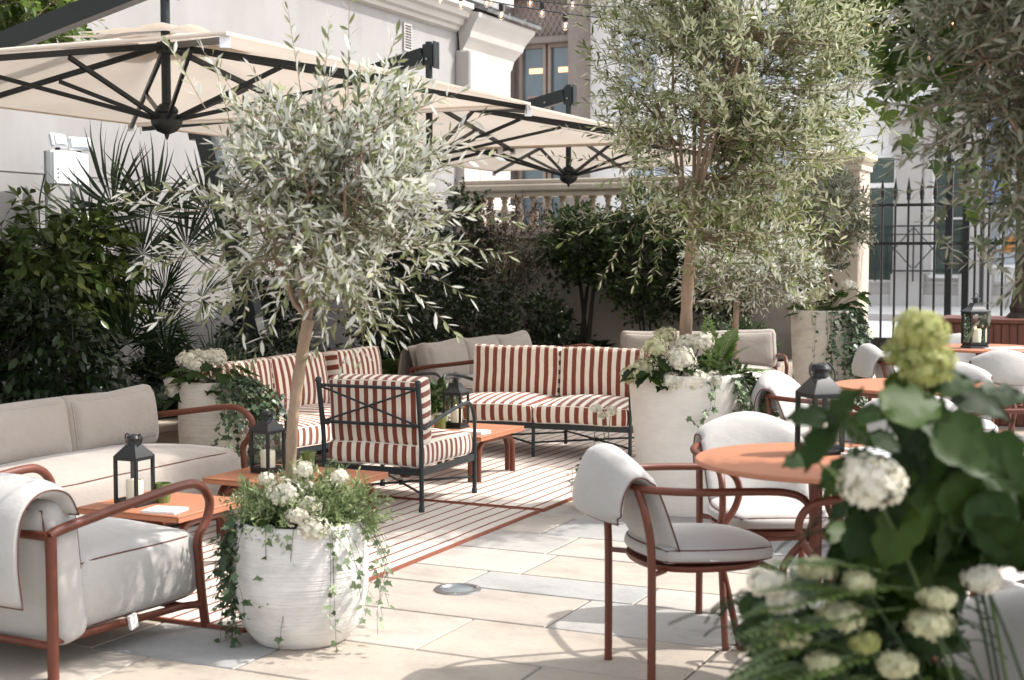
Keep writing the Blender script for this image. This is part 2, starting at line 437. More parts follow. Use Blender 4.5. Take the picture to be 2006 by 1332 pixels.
def slab(name, parent, prof, halfw, th, fab, pipe, bendk=0.0, nt_=15, wfn=None, droop=0.0, pr=.0028, seed=0):
    """thick sheet swept along profile (y,z); x is the width"""
    P = catmull([(0, y, z) for y, z in prof], 5); n = len(P)
    T = [(P[min(i + 1, n - 1)] - P[max(i - 1, 0)]) for i in range(n)]; T = [t / np.linalg.norm(t) for t in T]
    ts = np.sin(np.linspace(-pi / 2, pi / 2, nt_))
    V = []; F = []
    rs = np.random.default_rng(seed); ph = rs.uniform(0, 6, 4)
    for sd in (1, -1):
        for i in range(n):
            nn = np.array((0, -T[i][2], T[i][1])); s = 2 * i / (n - 1) - 1
            es = max(0, 1 - abs(s) ** 14) ** .5
            hw = halfw * (wfn((s + 1) / 2) if wfn else 1)
            for t in ts:
                et = max(0, 1 - abs(t) ** 5) ** .5
                k = th / 2 * es * et * (1 + .12 * sin(5 * t + ph[0] + 3 * s) + .1 * sin(7 * s + ph[1]))
                x = hw * t
                p = P[i] + sd * nn * k + np.array((x, bendk * x * x, -droop * (t * t) * math.exp(-(s / .55) ** 2)))
                V.append(p)
    def vi(sd, i, j): return sd * n * nt_ + i * nt_ + j
    for i in range(n - 1):
        for j in range(nt_ - 1):
            F.append((vi(0, i, j), vi(0, i, j + 1), vi(0, i + 1, j + 1), vi(0, i + 1, j)))
            F.append((vi(1, i, j), vi(1, i + 1, j), vi(1, i + 1, j + 1), vi(1, i, j + 1)))
    for i in range(n - 1):
        F.append((vi(0, i, 0), vi(0, i + 1, 0), vi(1, i + 1, 0), vi(1, i, 0)))
        F.append((vi(0, i, nt_ - 1), vi(1, i, nt_ - 1), vi(1, i + 1, nt_ - 1), vi(0, i + 1, nt_ - 1)))
    for j in range(nt_ - 1):
        F.append((vi(0, 0, j), vi(1, 0, j), vi(1, 0, j + 1), vi(0, 0, j + 1)))
        F.append((vi(0, n - 1, j), vi(0, n - 1, j + 1), vi(1, n - 1, j + 1), vi(1, n - 1, j)))
    o = raw_obj(name, V, F, fab, parent)
    # flip consistent normals
    import bmesh
    bm = bmesh.new(); bm.from_mesh(o.data); bmesh.ops.remove_doubles(bm, verts=bm.verts, dist=1e-5); bmesh.ops.recalc_face_normals(bm, faces=bm.faces); bm.to_mesh(o.data); bm.free()
    if pipe:
        mb = MB(); loop = []
        for i in range(n): hw = halfw * (wfn(i / (n - 1)) if wfn else 1); loop.append(P[i] + np.array((-hw, bendk * hw * hw, -droop * math.exp(-((2 * i / (n - 1) - 1) / .55) ** 2))))
        hw = halfw * (wfn(1) if wfn else 1)
        for x in np.linspace(-hw, hw, 9)[1:-1]: loop.append(P[-1] + np.array((x, bendk * x * x, 0)))
        for i in range(n - 1, -1, -1): hw = halfw * (wfn(i / (n - 1)) if wfn else 1); loop.append(P[i] + np.array((hw, bendk * hw * hw, -droop * math.exp(-((2 * i / (n - 1) - 1) / .55) ** 2))))
        hw = halfw * (wfn(0) if wfn else 1)
        for x in np.linspace(hw, -hw, 9)[1:-1]: loop.append(P[0] + np.array((x, bendk * x * x, 0)))
        mb.tube(loop, pr, 6, closed=True); mb.build('piping', pipe, o)
    return o

def TR(x=0, y=0, z=0, rx=0, ry=0, rz=0):
    return Matrix.Translation((x, y, z)) @ Matrix.Rotation(rz, 4, 'Z') @ Matrix.Rotation(ry, 4, 'Y') @ Matrix.Rotation(rx, 4, 'X')

# ---------------------------------------------------------------- leaves
def tmpl_lance(w=.2, fold=.06):
    V = [(0, 0, 0), (-w * .42, .30, fold * .8), (w * .42, .30, fold * .8), (0, .32, 0), (-w * .5, .62, fold), (w * .5, .62, fold), (0, .64, 0), (0, 1, .02)]
    F = [(0, 3, 1), (0, 2, 3), (1, 3, 6, 4), (3, 2, 5, 6), (4, 6, 7), (6, 5, 7)]
    return np.array(V, float), F
def tmpl_simple(w=.25):
    V = [(0, 0, 0), (-w / 2, .5, .04), (w / 2, .5, .04), (0, 1, 0)]
    return np.array(V, float), [(0, 3, 1), (0, 2, 3)]
def tmpl_broad(w=.75, fold=.10, curl=.12, ser=.03):
    ys = [0, .08, .22, .38, .55, .72, .87, 1.0]; ws = [0, .30, .46, .50, .46, .34, .16, 0]
    V = []; F = []
    for i, (y, hw) in enumerate(zip(ys, ws)):
        z = -curl * (y ** 2.2) * .9
        sr = 1 + (ser * (-1) ** i)
        V += [(-hw * w * 2 * .5 * sr * 1.0, y - .05 * (hw > .3), z + fold * hw * 2 - .10 * hw), (0, y, z), (hw * w * sr, y - .05 * (hw > .3), z + fold * hw * 2 - .10 * hw)]
    for i in range(len(ys) - 1):
        a = i * 3; b = a + 3
        F += [(a, a + 1, b + 1, b), (a + 1, a + 2, b + 2, b + 1)]
    return np.array(V, float), F
def tmpl_hyd():
    ys = [0, .05, .14, .26, .38, .48, .58, .70, .80, .90, 1.0]; ws = [0, .16, .28, .34, .36, .27, .30, .21, .12, .05, 0]
    V = []; F = []
    for i, (y, hw) in enumerate(zip(ys, ws)):
        z = -.16 * y ** 2 + .02 * (-1) ** i
        yy = y + (.05 if i in (6, 7) else 0) - .04 * (i in (2, 3))
        V += [(-hw, yy, z + .10 * hw), (-hw * .5, y, z - .03), (0, y, z + .015), (hw * .5, y, z - .03), (hw, yy, z + .10 * hw)]
    for i in range(len(ys) - 1):
        for k in range(4): a = i * 5 + k; F.append((a, a + 1, a + 6, a + 5))
    return np.array(V, float), F
def tmpl_ivy():
    pts = [(0, 0), (-.28, -.10), (-.30, .16), (-.52, .36), (-.24, .50), (0, 1), (.24, .50), (.52, .36), (.30, .16), (.28, -.10)]
    V = [(x, y + .1, .05 * abs(x) - .05 * y * y) for x, y in pts] + [(0, .35, -.03)]
    F = [(10, (i + 1) % 10, i) for i in range(10)]
    return np.array(V, float), F
def tmpl_plane():
    pts = [(0, 0), (-.22, -.06), (-.60, .10), (-.42, .28), (-.62, .58), (-.30, .55), (-.20, .72), (0, 1.0), (.20, .72), (.30, .55), (.62, .58), (.42, .28), (.60, .10), (.22, -.06)]
    V = [(x, y, .06 * abs(x) - .12 * y * y) for x, y in pts] + [(0, .34, 0)]
    n = len(pts); return np.array(V, float), [(n, (i + 1) % n, i) for i in range(n)]
def tmpl_floret():
    V = [(0, 0, 0)]; F = []
    for k in range(4):
        a = k * pi / 2 + .2
        for (r, da, z) in ((.42, -.55, .02), (.62, 0, .06), (.42, .55, .02)):
            V.append((r * cos(a + da), r * sin(a + da), z))
        b = 1 + 3 * k; F += [(0, b, b + 1, b + 2)]
    return np.array(V, float), F
T_OLIVE = tmpl_lance(.24, .03); T_LAUREL = tmpl_lance(.42, .05); T_SIMPLE = tmpl_simple(.3); T_HYD = tmpl_hyd()
T_IVY = tmpl_ivy(); T_PLANE = tmpl_plane(); T_FLORET = tmpl_floret(); T_NEEDLE = tmpl_simple(.10); T_OVAL = tmpl_lance(.55, .04)

def norm(v): return v / (np.linalg.norm(v, axis=-1, keepdims=True) + 1e-9)
def place_leaves(tm, P, D, Nn, S, var=None):
    V0, F0 = tm; k = len(V0); N = len(P)
    D = norm(D); Sd = norm(np.cross(D, Nn)); Nn = np.cross(Sd, D)
    S = np.asarray(S).reshape(-1, 1, 1) if np.ndim(S) else S
    V = P[:, None, :] + S * (V0[None, :, 0:1] * Sd[:, None, :] + V0[None, :, 1:2] * D[:, None, :] + V0[None, :, 2:3] * Nn[:, None, :])
    V = V.reshape(-1, 3)
    F = []
    for f in F0:
        F.append(np.array(f)[None, :] + (np.arange(N) * k)[:, None])
    if var is None: var = rng.random(N)
    return V, F, np.repeat(var, k)

def multi_mesh(name, groups, mats, parent, loc0=(0, 0, 0)):
    """groups: list of (V, [face arrays], var, material index)"""
    VV = []; off = 0; loops = []; starts = []; tot = []; mi = []; vv = []; cur = 0
    for V, Fs, va, m in groups:
        if len(V) == 0: continue
        VV.append(V); vv.append(va if va is not None else np.full(len(V), .5))
        for f in Fs:
            f = np.asarray(f); 
            if f.size == 0: continue
            n, k = f.shape; loops.append((f + off).ravel()); tot.append(np.full(n, k)); mi.append(np.full(n, m))
        off += len(V)
    V = np.concatenate(VV).astype(np.float32); V -= np.array(loc0, dtype=np.float32); L = np.concatenate(loops).astype(np.int32); Tt = np.concatenate(tot).astype(np.int32)
    st = np.concatenate([[0], np.cumsum(Tt)[:-1]]).astype(np.int32)
    me = bpy.data.meshes.new(name)
    me.vertices.add(len(V)); me.vertices.foreach_set('co', V.ravel())
    me.loops.add(len(L)); me.loops.foreach_set('vertex_index', L)
    me.polygons.add(len(Tt)); me.polygons.foreach_set('loop_start', st); me.polygons.foreach_set('loop_total', Tt)
    for m in mats: me.materials.append(m)
    me.polygons.foreach_set('material_index', np.concatenate(mi).astype(np.int32))
    at = me.attributes.new('v', 'FLOAT', 'POINT'); at.data.foreach_set('value', np.concatenate(vv).astype(np.float32))
    me.update(calc_edges=True); me.validate()
    o = bpy.data.objects.new(name, me); COL.objects.link(o)
    if parent is not None: o.parent = parent
    return o

def twig_tubes(C, r0, r1=None):
    """C: (T,K,3) polylines -> triangular tubes"""
    T, K, _ = C.shape; r1 = r1 if r1 is not None else r0 * .4
    tan = norm(C[:, -1] - C[:, 0]); ref = np.tile(np.array([[.3, .5, .81]]), (T, 1)); u = norm(np.cross(tan, ref)); w = np.cross(tan, u)
    rad = np.linspace(1, 0, K)[None, :, None, None]
    rr = (r1 + (r0 - r1) * rad)
    ang = np.array([0, 2.094, 4.189]); ring = (np.cos(ang)[None, :, None] * u[:, None, :] + np.sin(ang)[None, :, None] * w[:, None, :])
    V = C[:, :, None, :] + rr * ring[:, None, :, :]
    V = V.reshape(-1, 3); base = (np.arange(T) * K * 3)[:, None]
    F = []
    for i in range(K - 1):
        for k in range(3):
            l = (k + 1) % 3
            F.append(np.concatenate([base + i * 3 + k, base + i * 3 + l, base + (i + 1) * 3 + l, base + (i + 1) * 3 + k], axis=1))
    return V, F

def twigs_with_leaves(S, D, L, nl, grav, tm, leaf, ang=.85, rg=None, pairs=True, t0=.12, lvar=.3, flat=0.0, K=5, droopleaf=0.0):
    """S starts (T,3) D dirs, L lengths (T,), grav (T,3) bending; returns leaves group + twig group"""
    rg = rg or rng; T = len(S)
    ts = np.linspace(0, 1, K); C = S[:, None, :] + L[:, None, None] * (D[:, None, :] * ts[None, :, None] + grav[:, None, :] * (ts ** 2)[None, :, None])
    tl = np.linspace(t0, 1.0, nl)[None, :] + rg.normal(0, .01, (T, nl))
    P = S[:, None, :] + L[:, None, None] * (D[:, None, :] * tl[..., None] + grav[:, None, :] * (tl ** 2)[..., None])
    tan = norm(D[:, None, :] + 2 * grav[:, None, :] * tl[..., None])
    up = np.zeros_like(tan); up[..., 2] = 1
    s1 = norm(np.cross(tan, up) + 1e-3); s2 = np.cross(s1, tan)
    if pairs: az = (np.arange(nl)[None, :] % 2) * pi + ((np.arange(nl)[None, :] // 2) * 1.4) + rg.uniform(0, 6.28, (T, 1))
    else: az = np.arange(nl)[None, :] * 2.4 + rg.uniform(0, 6.28, (T, 1))
    az = az + rg.normal(0, .35, (T, nl))
    if flat: az = (np.arange(nl)[None, :] % 2) * pi + rg.normal(0, .4, (T, nl))
    rad = np.cos(az)[..., None] * s1 + np.sin(az)[..., None] * s2
    a = ang + rg.normal(0, .2, (T, nl)); a = a * (1 - .55 * (tl > .93))
    Dl = np.cos(a)[..., None] * tan + np.sin(a)[..., None] * rad
    Dl[..., 2] -= droopleaf
    Nn = up * .9 + rad * .35 + rg.normal(0, .45, P.shape)
    sz = leaf * (1 + rg.normal(0, lvar * .5, (T, nl))) * (1 - .25 * (tl - .4) ** 2)
    sz = np.clip(sz, leaf * .45, leaf * 1.5)
    va = np.clip(rg.normal(.5, .25, (T, 1)) + rg.normal(0, .18, (T, nl)), 0, 1)
    V, F, v = place_leaves(tm, P.reshape(-1, 3), Dl.reshape(-1, 3), Nn.reshape(-1, 3), sz.reshape(-1), va.reshape(-1))
    return (V, F, v), C

def lump(P, f, seed):
    r = np.random.default_rng(seed); s = 0
    for _ in range(4):
        k = r.normal(0, f, 3); s = s + np.sin(P @ k + r.uniform(0, 6))
    return s / 4

def crown(name, parent, c, rad, ntw, nl, tl, tm, leaf, lm, tw=M_twig, seed=1, up=.25, out=1.0, grav=-.15, thr=-.25, lf=4.5, tr=.0022, limbs=None, droopleaf=0.0, pairs=True, ang=.85, shell=.45, extra=None, lvar=.3, zmin=None, bump=.22):
    """a mass of leafy twigs filling an ellipsoid unevenly, plus the limbs that carry them"""
    rg = np.random.default_rng(seed); c = np.array(c, float); rad = np.array(rad, float)
    U = norm(rg.normal(0, 1, (ntw * 5, 3))); R = rg.uniform(shell ** 2, 1, (ntw * 5, 1)) ** .5
    bumpy = 1 + bump * lump(U * 1.0, 3.0, seed + 3)[:, None]
    E = U * R * bumpy; P = c + E * rad
    keep = lump(P, lf, seed + 9) > thr
    if zmin is not None: keep &= P[:, 2] > zmin
    P = P[keep][:ntw]; E = E[keep][:ntw]; T = len(P)
    D = norm(norm(E) * out + np.array([[0, 0, up]]) + rg.normal(0, .45, (T, 3)))
    L = tl * rg.uniform(.55, 1.3, T)
    S = P - D * L[:, None] * .7
    G = np.zeros((T, 3)); G[:, 2] = grav * rg.uniform(.3, 1.6, T); G += rg.normal(0, .08, (T, 3))
    if extra is not None:
        Sx = np.array([e[0] for e in extra], float); Dx = norm(np.array([e[1] for e in extra], float)); Lx = np.array([e[2] for e in extra], float)
        Gx = np.array([[0, 0, e[3]] for e in extra], float)
        S = np.vstack([S, Sx]); D = np.vstack([D, Dx]); L = np.concatenate([L, Lx]); G = np.vstack([G, Gx])
    (V, F, v), C = twigs_with_leaves(S, D, L, nl, G, tm, leaf, rg=rg, droopleaf=droopleaf, pairs=pairs, ang=ang, lvar=lvar)
    groups = [(V, F, v, 0)]
    Vt, Ft = twig_tubes(C, tr); groups.append((Vt, Ft, None, 1))
    # connecting branches: from each twig start to nearest limb node
    if limbs is not None:
        nodes = np.array([p for l in limbs for p in l]); 
        d = np.linalg.norm(S[:, None, :] - nodes[None, :, :], axis=2) + .35 * np.maximum(0, nodes[None, :, 2] - S[:, None, 2])
        j = d.argmin(1); N0 = nodes[j]
        t = np.linspace(0, 1, 4)[None, :, None]; mid = (N0 + S) / 2 + rg.normal(0, .02, S.shape); 
        C2 = (1 - t) ** 2 * N0[:, None, :] + 2 * t * (1 - t) * mid[:, None, :] + t ** 2 * S[:, None, :]
        sel = rg.random(len(S)) < .6
        Vt, Ft = twig_tubes(C2[sel], tr * 1.7, tr); groups.append((Vt, Ft, None, 1))
    return multi_mesh(name, groups, [lm, tw], parent)

def limb_paths(fork, c, rad, n, seed, k=8, frac=.75):
    rg = np.random.default_rng(seed); out = []
    fork = np.array(fork, float); c = np.array(c); rad = np.array(rad)
    for i in range(n):
        a = 2 * pi * i / n + rg.uniform(-.4, .4); el = rg.uniform(-.15, 1.2)
        e = c + rad * frac * np.array((cos(a) * cos(el), sin(a) * cos(el), sin(el)))
        m = fork + (e - fork) * .45 + np.array((rg.normal(0, .05), rg.normal(0, .05), .12 * np.linalg.norm(e - fork)))
        t = np.linspace(0, 1, k)[:, None]; pts = (1 - t) ** 2 * fork + 2 * t * (1 - t) * m + t ** 2 * e
        pts[1:-1] += rg.normal(0, .012, (k - 2, 3)); out.append(pts)
    return out

def tree(name, label, cat, xy, z0, trunk, trk, c, rad, nlimb, ntw, nl, tl, tm, leaf, lm, bark=M_bark, seed=1, group=None, **kw):
    """coordinates of trunk and crown are relative to (x,y,z0)"""
    root = thing(name, label, cat, (xy[0], xy[1], z0), 0, group)
    P = catmull(trunk, 6); n = len(P); mb = MB()
    rr = [trk[0] + (trk[1] - trk[0]) * i / (n - 1) for i in range(n)]
    rr = [r * (1 + .05 * sin(i * 2.1) + .04 * sin(i * 5.3)) for i, r in enumerate(rr)]
    rr[0] *= 1.15
    mb.tube([tuple(p) for p in P], rr, 12)
    limbs = limb_paths(trunk[-1], c, rad, nlimb, seed + 50)
    for l in limbs:
        mb.tube([tuple(p) for p in l], list(np.linspace(trk[1] * .42, trk[1] * .08, len(l))), 7)
    t_ = mb.build('trunk', bark, root)
    crown('crown', root, c, rad, ntw, nl, tl, tm, leaf, lm, seed=seed, limbs=limbs, **kw)
    return root

def shrub(name, label, cat, xy, z0, c, rad, ntw, nl, tl, tm, leaf, lm, stems=3, stem_m=M_stem_dark, sr=.012, seed=1, group=None, **kw):
    root = thing(name, label, cat, (xy[0], xy[1], z0), 0, group)
    rg = np.random.default_rng(seed + 31); mb = MB(); limbs = []
    for i in range(stems):
        b = np.array((rg.uniform(-.1, .1) * rad[0], rg.uniform(-.1, .1) * rad[1], -.02)); e = np.array(c) + np.array(rad) * np.array((rg.uniform(-.6, .6), rg.uniform(-.6, .6), rg.uniform(-.1, .6)))
        m = (b + e) / 2 + np.array((rg.normal(0, .05), rg.normal(0, .05), 0)); t = np.linspace(0, 1, 8)[:, None]
        pts = (1 - t) ** 2 * b + 2 * t * (1 - t) * m + t ** 2 * e; limbs.append(pts)
        mb.tube([tuple(p) for p in pts], list(np.linspace(sr, sr * .35, 8)), 6)
    mb.build('stem', stem_m, root)
    crown('foliage', root, c, rad, ntw, nl, tl, tm, leaf, lm, tw=stem_m, seed=seed, limbs=limbs, **kw)
    return root

def ivy_groups(strands, leaf, rg, step=.035):
    """strands: list of polylines (np arrays). hanging ivy"""
    P = []; D = []; N = []; G = []; S = []
    for st in strands:
        st = np.array(catmull(st, 6)); seg = np.linalg.norm(np.diff(st, axis=0), axis=1); L = seg.sum(); n = max(2, int(L / step))
        cs = np.concatenate([[0], np.cumsum(seg)]); q = np.linspace(0, L, n) 
        pts = np.stack([np.interp(q, cs, st[:, k]) for k in range(3)], 1)
        out = st.mean(0) * 0
        P.append(pts + rg.normal(0, .008, pts.shape))
        a = rg.uniform(0, 6.28, n); d = np.stack([np.cos(a), np.sin(a), -rg.uniform(.1, 1.1, n)], 1); D.append(d)
        nn = np.stack([pts[:, 0], pts[:, 1], np.full(n, .25)], 1) + rg.normal(0, .12, (n, 3)); N.append(nn)
        S.append(leaf * rg.uniform(.55, 1.25, n))
        k = 12; C = st[np.linspace(0, len(st) - 1, k).astype(int)]; G.append(C)
    V, F, v = place_leaves(T_IVY, np.concatenate(P), np.concatenate(D), np.concatenate(N), np.concatenate(S), np.clip(rg.normal(.5, .3, sum(len(p) for p in P)), 0, 1))
    Vt, Ft = twig_tubes(np.array(G), .0012, .0008)
    return [(V, F, v, 0), (Vt, Ft, None, 1)]

def ivy(label, loc, strands, leaf=.035, lm=L_ivy, seed=1, step=.03, group=None):
    rg = np.random.default_rng(seed)
    root = thing('ivy_plant', label, 'ivy', loc, 0, group)
    multi_mesh('foliage', ivy_groups(strands, leaf, rg, step), [lm, M_stem_dark], root)
    return root

def rim_strands(R, a0, a1, n, drop, rg, out=.03, z=0.0, spread=.3, top=.5):
    S = []
    for i in range(n):
        a = rg.uniform(a0, a1); d = drop * rg.uniform(.25, 1.05); r0 = R * rg.uniform(top, .9)
        o = out * rg.uniform(.4, 1.6); da = rg.normal(0, spread * .5)
        S.append([(r0 * cos(a), r0 * sin(a), z + .03), ((R + .01) * cos(a), (R + .01) * sin(a), z + .035),
                  ((R + o) * cos(a + da * .3), (R + o) * sin(a + da * .3), z - d * .35), ((R + o * .9) * cos(a + da * .7), (R + o * .9) * sin(a + da * .7), z - d * .7),
                  ((R + o * 1.1) * cos(a + da), (R + o * 1.1) * sin(a + da), z - d)])
    return S

def flower_head(c, r, n, fl, rg, flat=.85, axis=None):
    """ball of four-petalled florets"""
    U = norm(rg.normal(0, 1, (n * 3, 3)))
    ax = np.array(axis if axis is not None else (0, -.2, 1.0)); ax = ax / np.linalg.norm(ax)
    U = U[(U @ ax) > -.55][:n]
    P = np.array(c) + U * r * np.array((1, 1, flat)) * rg.uniform(.84, 1.10, (len(U), 1)) * (1 + .30 * lump(U, 2.6, int(rg.integers(1, 9999)))[:, None])
    T = norm(np.cross(U, rg.normal(0, 1, U.shape)))
    N = U + rg.normal(0, .22, U.shape)
    return place_leaves(T_FLORET, P, T, N, fl * rg.uniform(.75, 1.2, len(U)), np.clip(rg.normal(.55, .3, len(U)), 0, 1))

def ball_core(c, r, flat):
    n, m = 10, 6; V = []; F = []
    for i in range(m + 1):
        for k in range(n): a = 2 * pi * k / n; e = pi * i / m; V.append((c[0] + r * sin(e) * cos(a), c[1] + r * sin(e) * sin(a), c[2] + r * flat * cos(e)))
    for i in range(m):
        for k in range(n): F.append((i * n + k, (i + 1) * n + k, (i + 1) * n + (k + 1) % n, i * n + (k + 1) % n))
    return np.array(V), [np.array(F)]

def hydrangea(label, loc, heads, leaves, leaf=.1, pm=L_white, lm=L_hyd, seed=1, base=(0, 0, 0), fl=.02, nfl=110, group=None, name='hydrangea_plant', stem=M_stem_green, sr=.003):
    """heads: (x,y,z,r[,mat]) local ; leaves: list of (x,y,z) anchor clouds ((centre),(radii),n)"""
    rg = np.random.default_rng(seed)
    root = thing(name, label, 'hydrangea', loc, 0, group)
    mb = MB()
    for h in heads:
        b = np.array(base) + np.array((rg.normal(0, .03), rg.normal(0, .03), 0)); e = np.array(h[:3])
        m = (b * .4 + e * .6) + np.array((0, 0, -.02)); m[:2] += (b[:2] - e[:2]) * .15
        t = np.linspace(0, 1, 9)[:, None]; mb.tube([tuple(p) for p in ((1 - t) ** 2 * b + 2 * t * (1 - t) * m + t * t * e)], sr, 6)
    gl = []
    for (c, rad, n) in leaves:
        U = norm(rg.normal(0, 1, (n, 3))) * rg.uniform(.3, 1, (n, 1)) ** .5
        P = np.array(c) + U * np.array(rad)
        a = np.arctan2(U[:, 1], U[:, 0]) + rg.normal(0, .4, n)
        D = np.stack([np.cos(a), np.sin(a), rg.normal(-.25, .35, n)], 1); N = np.stack([U[:, 0] * .3, U[:, 1] * .3 - .15, np.ones(n)], 1) + rg.normal(0, .25, (n, 3))
        V, F, v = place_leaves(T_HYD, P, D, N, leaf * rg.uniform(.6, 1.2, n), np.clip(rg.normal(.45, .25, n), 0, 1)); gl.append((V, F, v, 0))
        b = np.array(base) + rg.normal(0, .02, (n, 3)) * np.array((1, 1, 0)); t = np.linspace(0, 1, 5)[None, :, None]
        m = (b * .5 + P * .5); m[:, :2] = b[:, :2] * .7 + P[:, :2] * .3
        C = (1 - t) ** 2 * b[:, None, :] + 2 * t * (1 - t) * m[:, None, :] + t * t * P[:, None, :]
        Vt, Ft = twig_tubes(C, sr * .6, sr * .4); gl.append((Vt, Ft, None, 1))
    if gl: multi_mesh('leaves', gl, [lm, stem], root)
    if heads: mb.build('stem', stem, root)
    for h in heads:
        V, F, v = flower_head(h[:3], h[3], int(1.3 * nfl * (h[5] if len(h) > 5 else 1)), fl * 1.15, rg)
        Vc, Fc = ball_core(h[:3], h[3] * .72, .80)
        multi_mesh('flower_head', [(V, F, v, 0), (Vc, Fc, np.full(len(Vc), .15), 0)], [h[4] if len(h) > 4 and h[4] else pm], root)
    return root

def frond_group(base, d, L, g, npin, pl, rg, tip=.15):
    """one fern frond -> (leaves, curve)"""
    base = np.array(base, float); d = np.array(d, float); d /= np.linalg.norm(d)
    t = np.linspace(.12, 1, npin); G = np.array((0, 0, -g))
    P = base + L * (d * t[:, None] + G * (t ** 2)[:, None]); T = norm(d + 2 * G * t[:, None])
    side = norm(np.cross(T, np.array([[0, 0, 1.0]])))
    N = np.cross(side, T)
    ln = pl * np.sin(np.clip(t * 1.02, 0, 1) * pi * .86 + .35) + pl * tip
    PP = np.concatenate([P, P]); DD = np.concatenate([side + T * .35, -side + T * .35]); DD = DD + rg.normal(0, .05, DD.shape)
    NN = np.concatenate([N, N]) + rg.normal(0, .08, DD.shape); SS = np.concatenate([ln, ln]) * rg.uniform(.9, 1.1, 2 * npin)
    tk = np.linspace(0, 1, 6); C = base + L * (d * tk[:, None] + G * (tk ** 2)[:, None])
    return PP, DD, NN, SS, C
T_PINNA = tmpl_lance(.30, .02)
def fern(label, loc, fronds, lm=L_fern, npin=16, pl=.06, seed=1, group=None, stem=M_stem_green):
    rg = np.random.default_rng(seed); root = thing('fern_plant', label, 'fern', loc, 0, group)
    A = [[], [], [], [], []]
    for (b, d, L, g) in fronds:
        r = frond_group(b, d, L, g, npin, pl * L / .4, rg)
        for k in range(5): A[k].append(r[k])
    P, D, N, S = [np.concatenate(a) for a in A[:4]]
    V, F, v = place_leaves(T_PINNA, P, D, N, S, np.clip(rg.normal(.5, .2, len(P)), 0, 1))
    Vt, Ft = twig_tubes(np.array(A[4]), .002, .001)
    multi_mesh('fronds', [(V, F, v, 0), (Vt, Ft, None, 1)], [lm, stem], root)
    return root
def rand_fronds(n, L, rg, el=(.4, 1.2), g=(.3, .7), a0=0, a1=2 * pi):
    out = []
    for i in range(n):
        a = rg.uniform(a0, a1); e = rg.uniform(*el); out.append(((.02 * cos(a), .02 * sin(a), 0), (cos(a) * cos(e), sin(a) * cos(e), sin(e)), L * rg.uniform(.7, 1.2), rg.uniform(*g)))
    return out

def fan_palm(label, loc, fans, trunk_h, seed=1, R=.42, tr=.05):
    rg = np.random.default_rng(seed); root = thing('fan_palm', label, 'palm', loc)
    top = np.array((0, 0, trunk_h)); mb = MB()
    mb.tube([(0, 0, -.02), (.01, 0, trunk_h * .5), (0, 0, trunk_h)], [tr, tr * .9, tr * 1.1], 9); mb.build('trunk', M_bark_dark, root)
    for (hx, hy, hz, s) in fans:
        c = np.array((hx, hy, hz)); ax = c - top; ax = ax / (np.linalg.norm(ax) + 1e-9)
        ax = ax + np.array((0, 0, rg.uniform(-.1, .35))); ax /= np.linalg.norm(ax)
        n0 = np.array((0, -.8, .6)) + rg.normal(0, .25, 3); n0 = n0 - ax * n0.dot(ax); n0 /= np.linalg.norm(n0); sd = np.cross(ax, n0)
        n = 34; an = np.linspace(-1.75, 1.75, n) + rg.normal(0, .02, n)
        D = np.cos(an)[:, None] * ax + np.sin(an)[:, None] * sd + rg.normal(0, .05, (n, 3)); D[:, 2] -= .05 + .30 * np.abs(an) / 1.9 * rg.uniform(.4, 1.2)
        Nn = n0 + rg.normal(0, .25, (n, 3)); ln = R * s * (1 - .12 * np.abs(an)) * rg.uniform(.85, 1.1, n)
        V0 = np.array([(0, 0, 0), (-.024, .42, .008), (.024, .42, .008), (0, .5, 0), (-.011, .78, -.05), (.011, .78, -.05), (0, 1.05, -.15)]); F0 = [(0, 3, 1), (0, 2, 3), (1, 3, 4), (3, 2, 5), (3, 5, 4), (4, 5, 6)]
        V, F, v = place_leaves((V0, F0), np.tile(c, (n, 1)), D, Nn, ln, np.clip(rg.normal(.5, .25, n), 0, 1))
        t = np.linspace(0, 1, 5)[:, None]; m = (top + c) / 2 + np.array((0, 0, .06)); C = (1 - t) ** 2 * top + 2 * t * (1 - t) * m + t * t * c
        Vt, Ft = twig_tubes(C[None], .006, .004)
        multi_mesh('frond', [(V, F, v, 0), (Vt, Ft, None, 1)], [L_palm, L_palm], root)
    return root

# ================================================================ SETTING
def court(mb_fn): pass
CM = Matrix.Rotation(RZ_COURT, 4, 'Z')     # (b, a, z) -> world

def struct(name, mb, m, smooth=False):
    o = mb.build(name, m, None, smooth=smooth); o.rotation_euler = (0, 0, RZ_COURT); o['kind'] = 'structure'; return o

# ground sheet
M_asph = mat('asphalt', (.16, .155, .15), .9, .12, 2, .3, 60)
M_joint = mat('joint_mortar', (.14, .12, .095), .95, .25, 20)
g = MB(); g.add([(-120, -60, 0), (120, -60, 0), (120, 200, 0), (-120, 200, 0)], [(0, 1, 2, 3)]); struct('ground', g, M_joint)
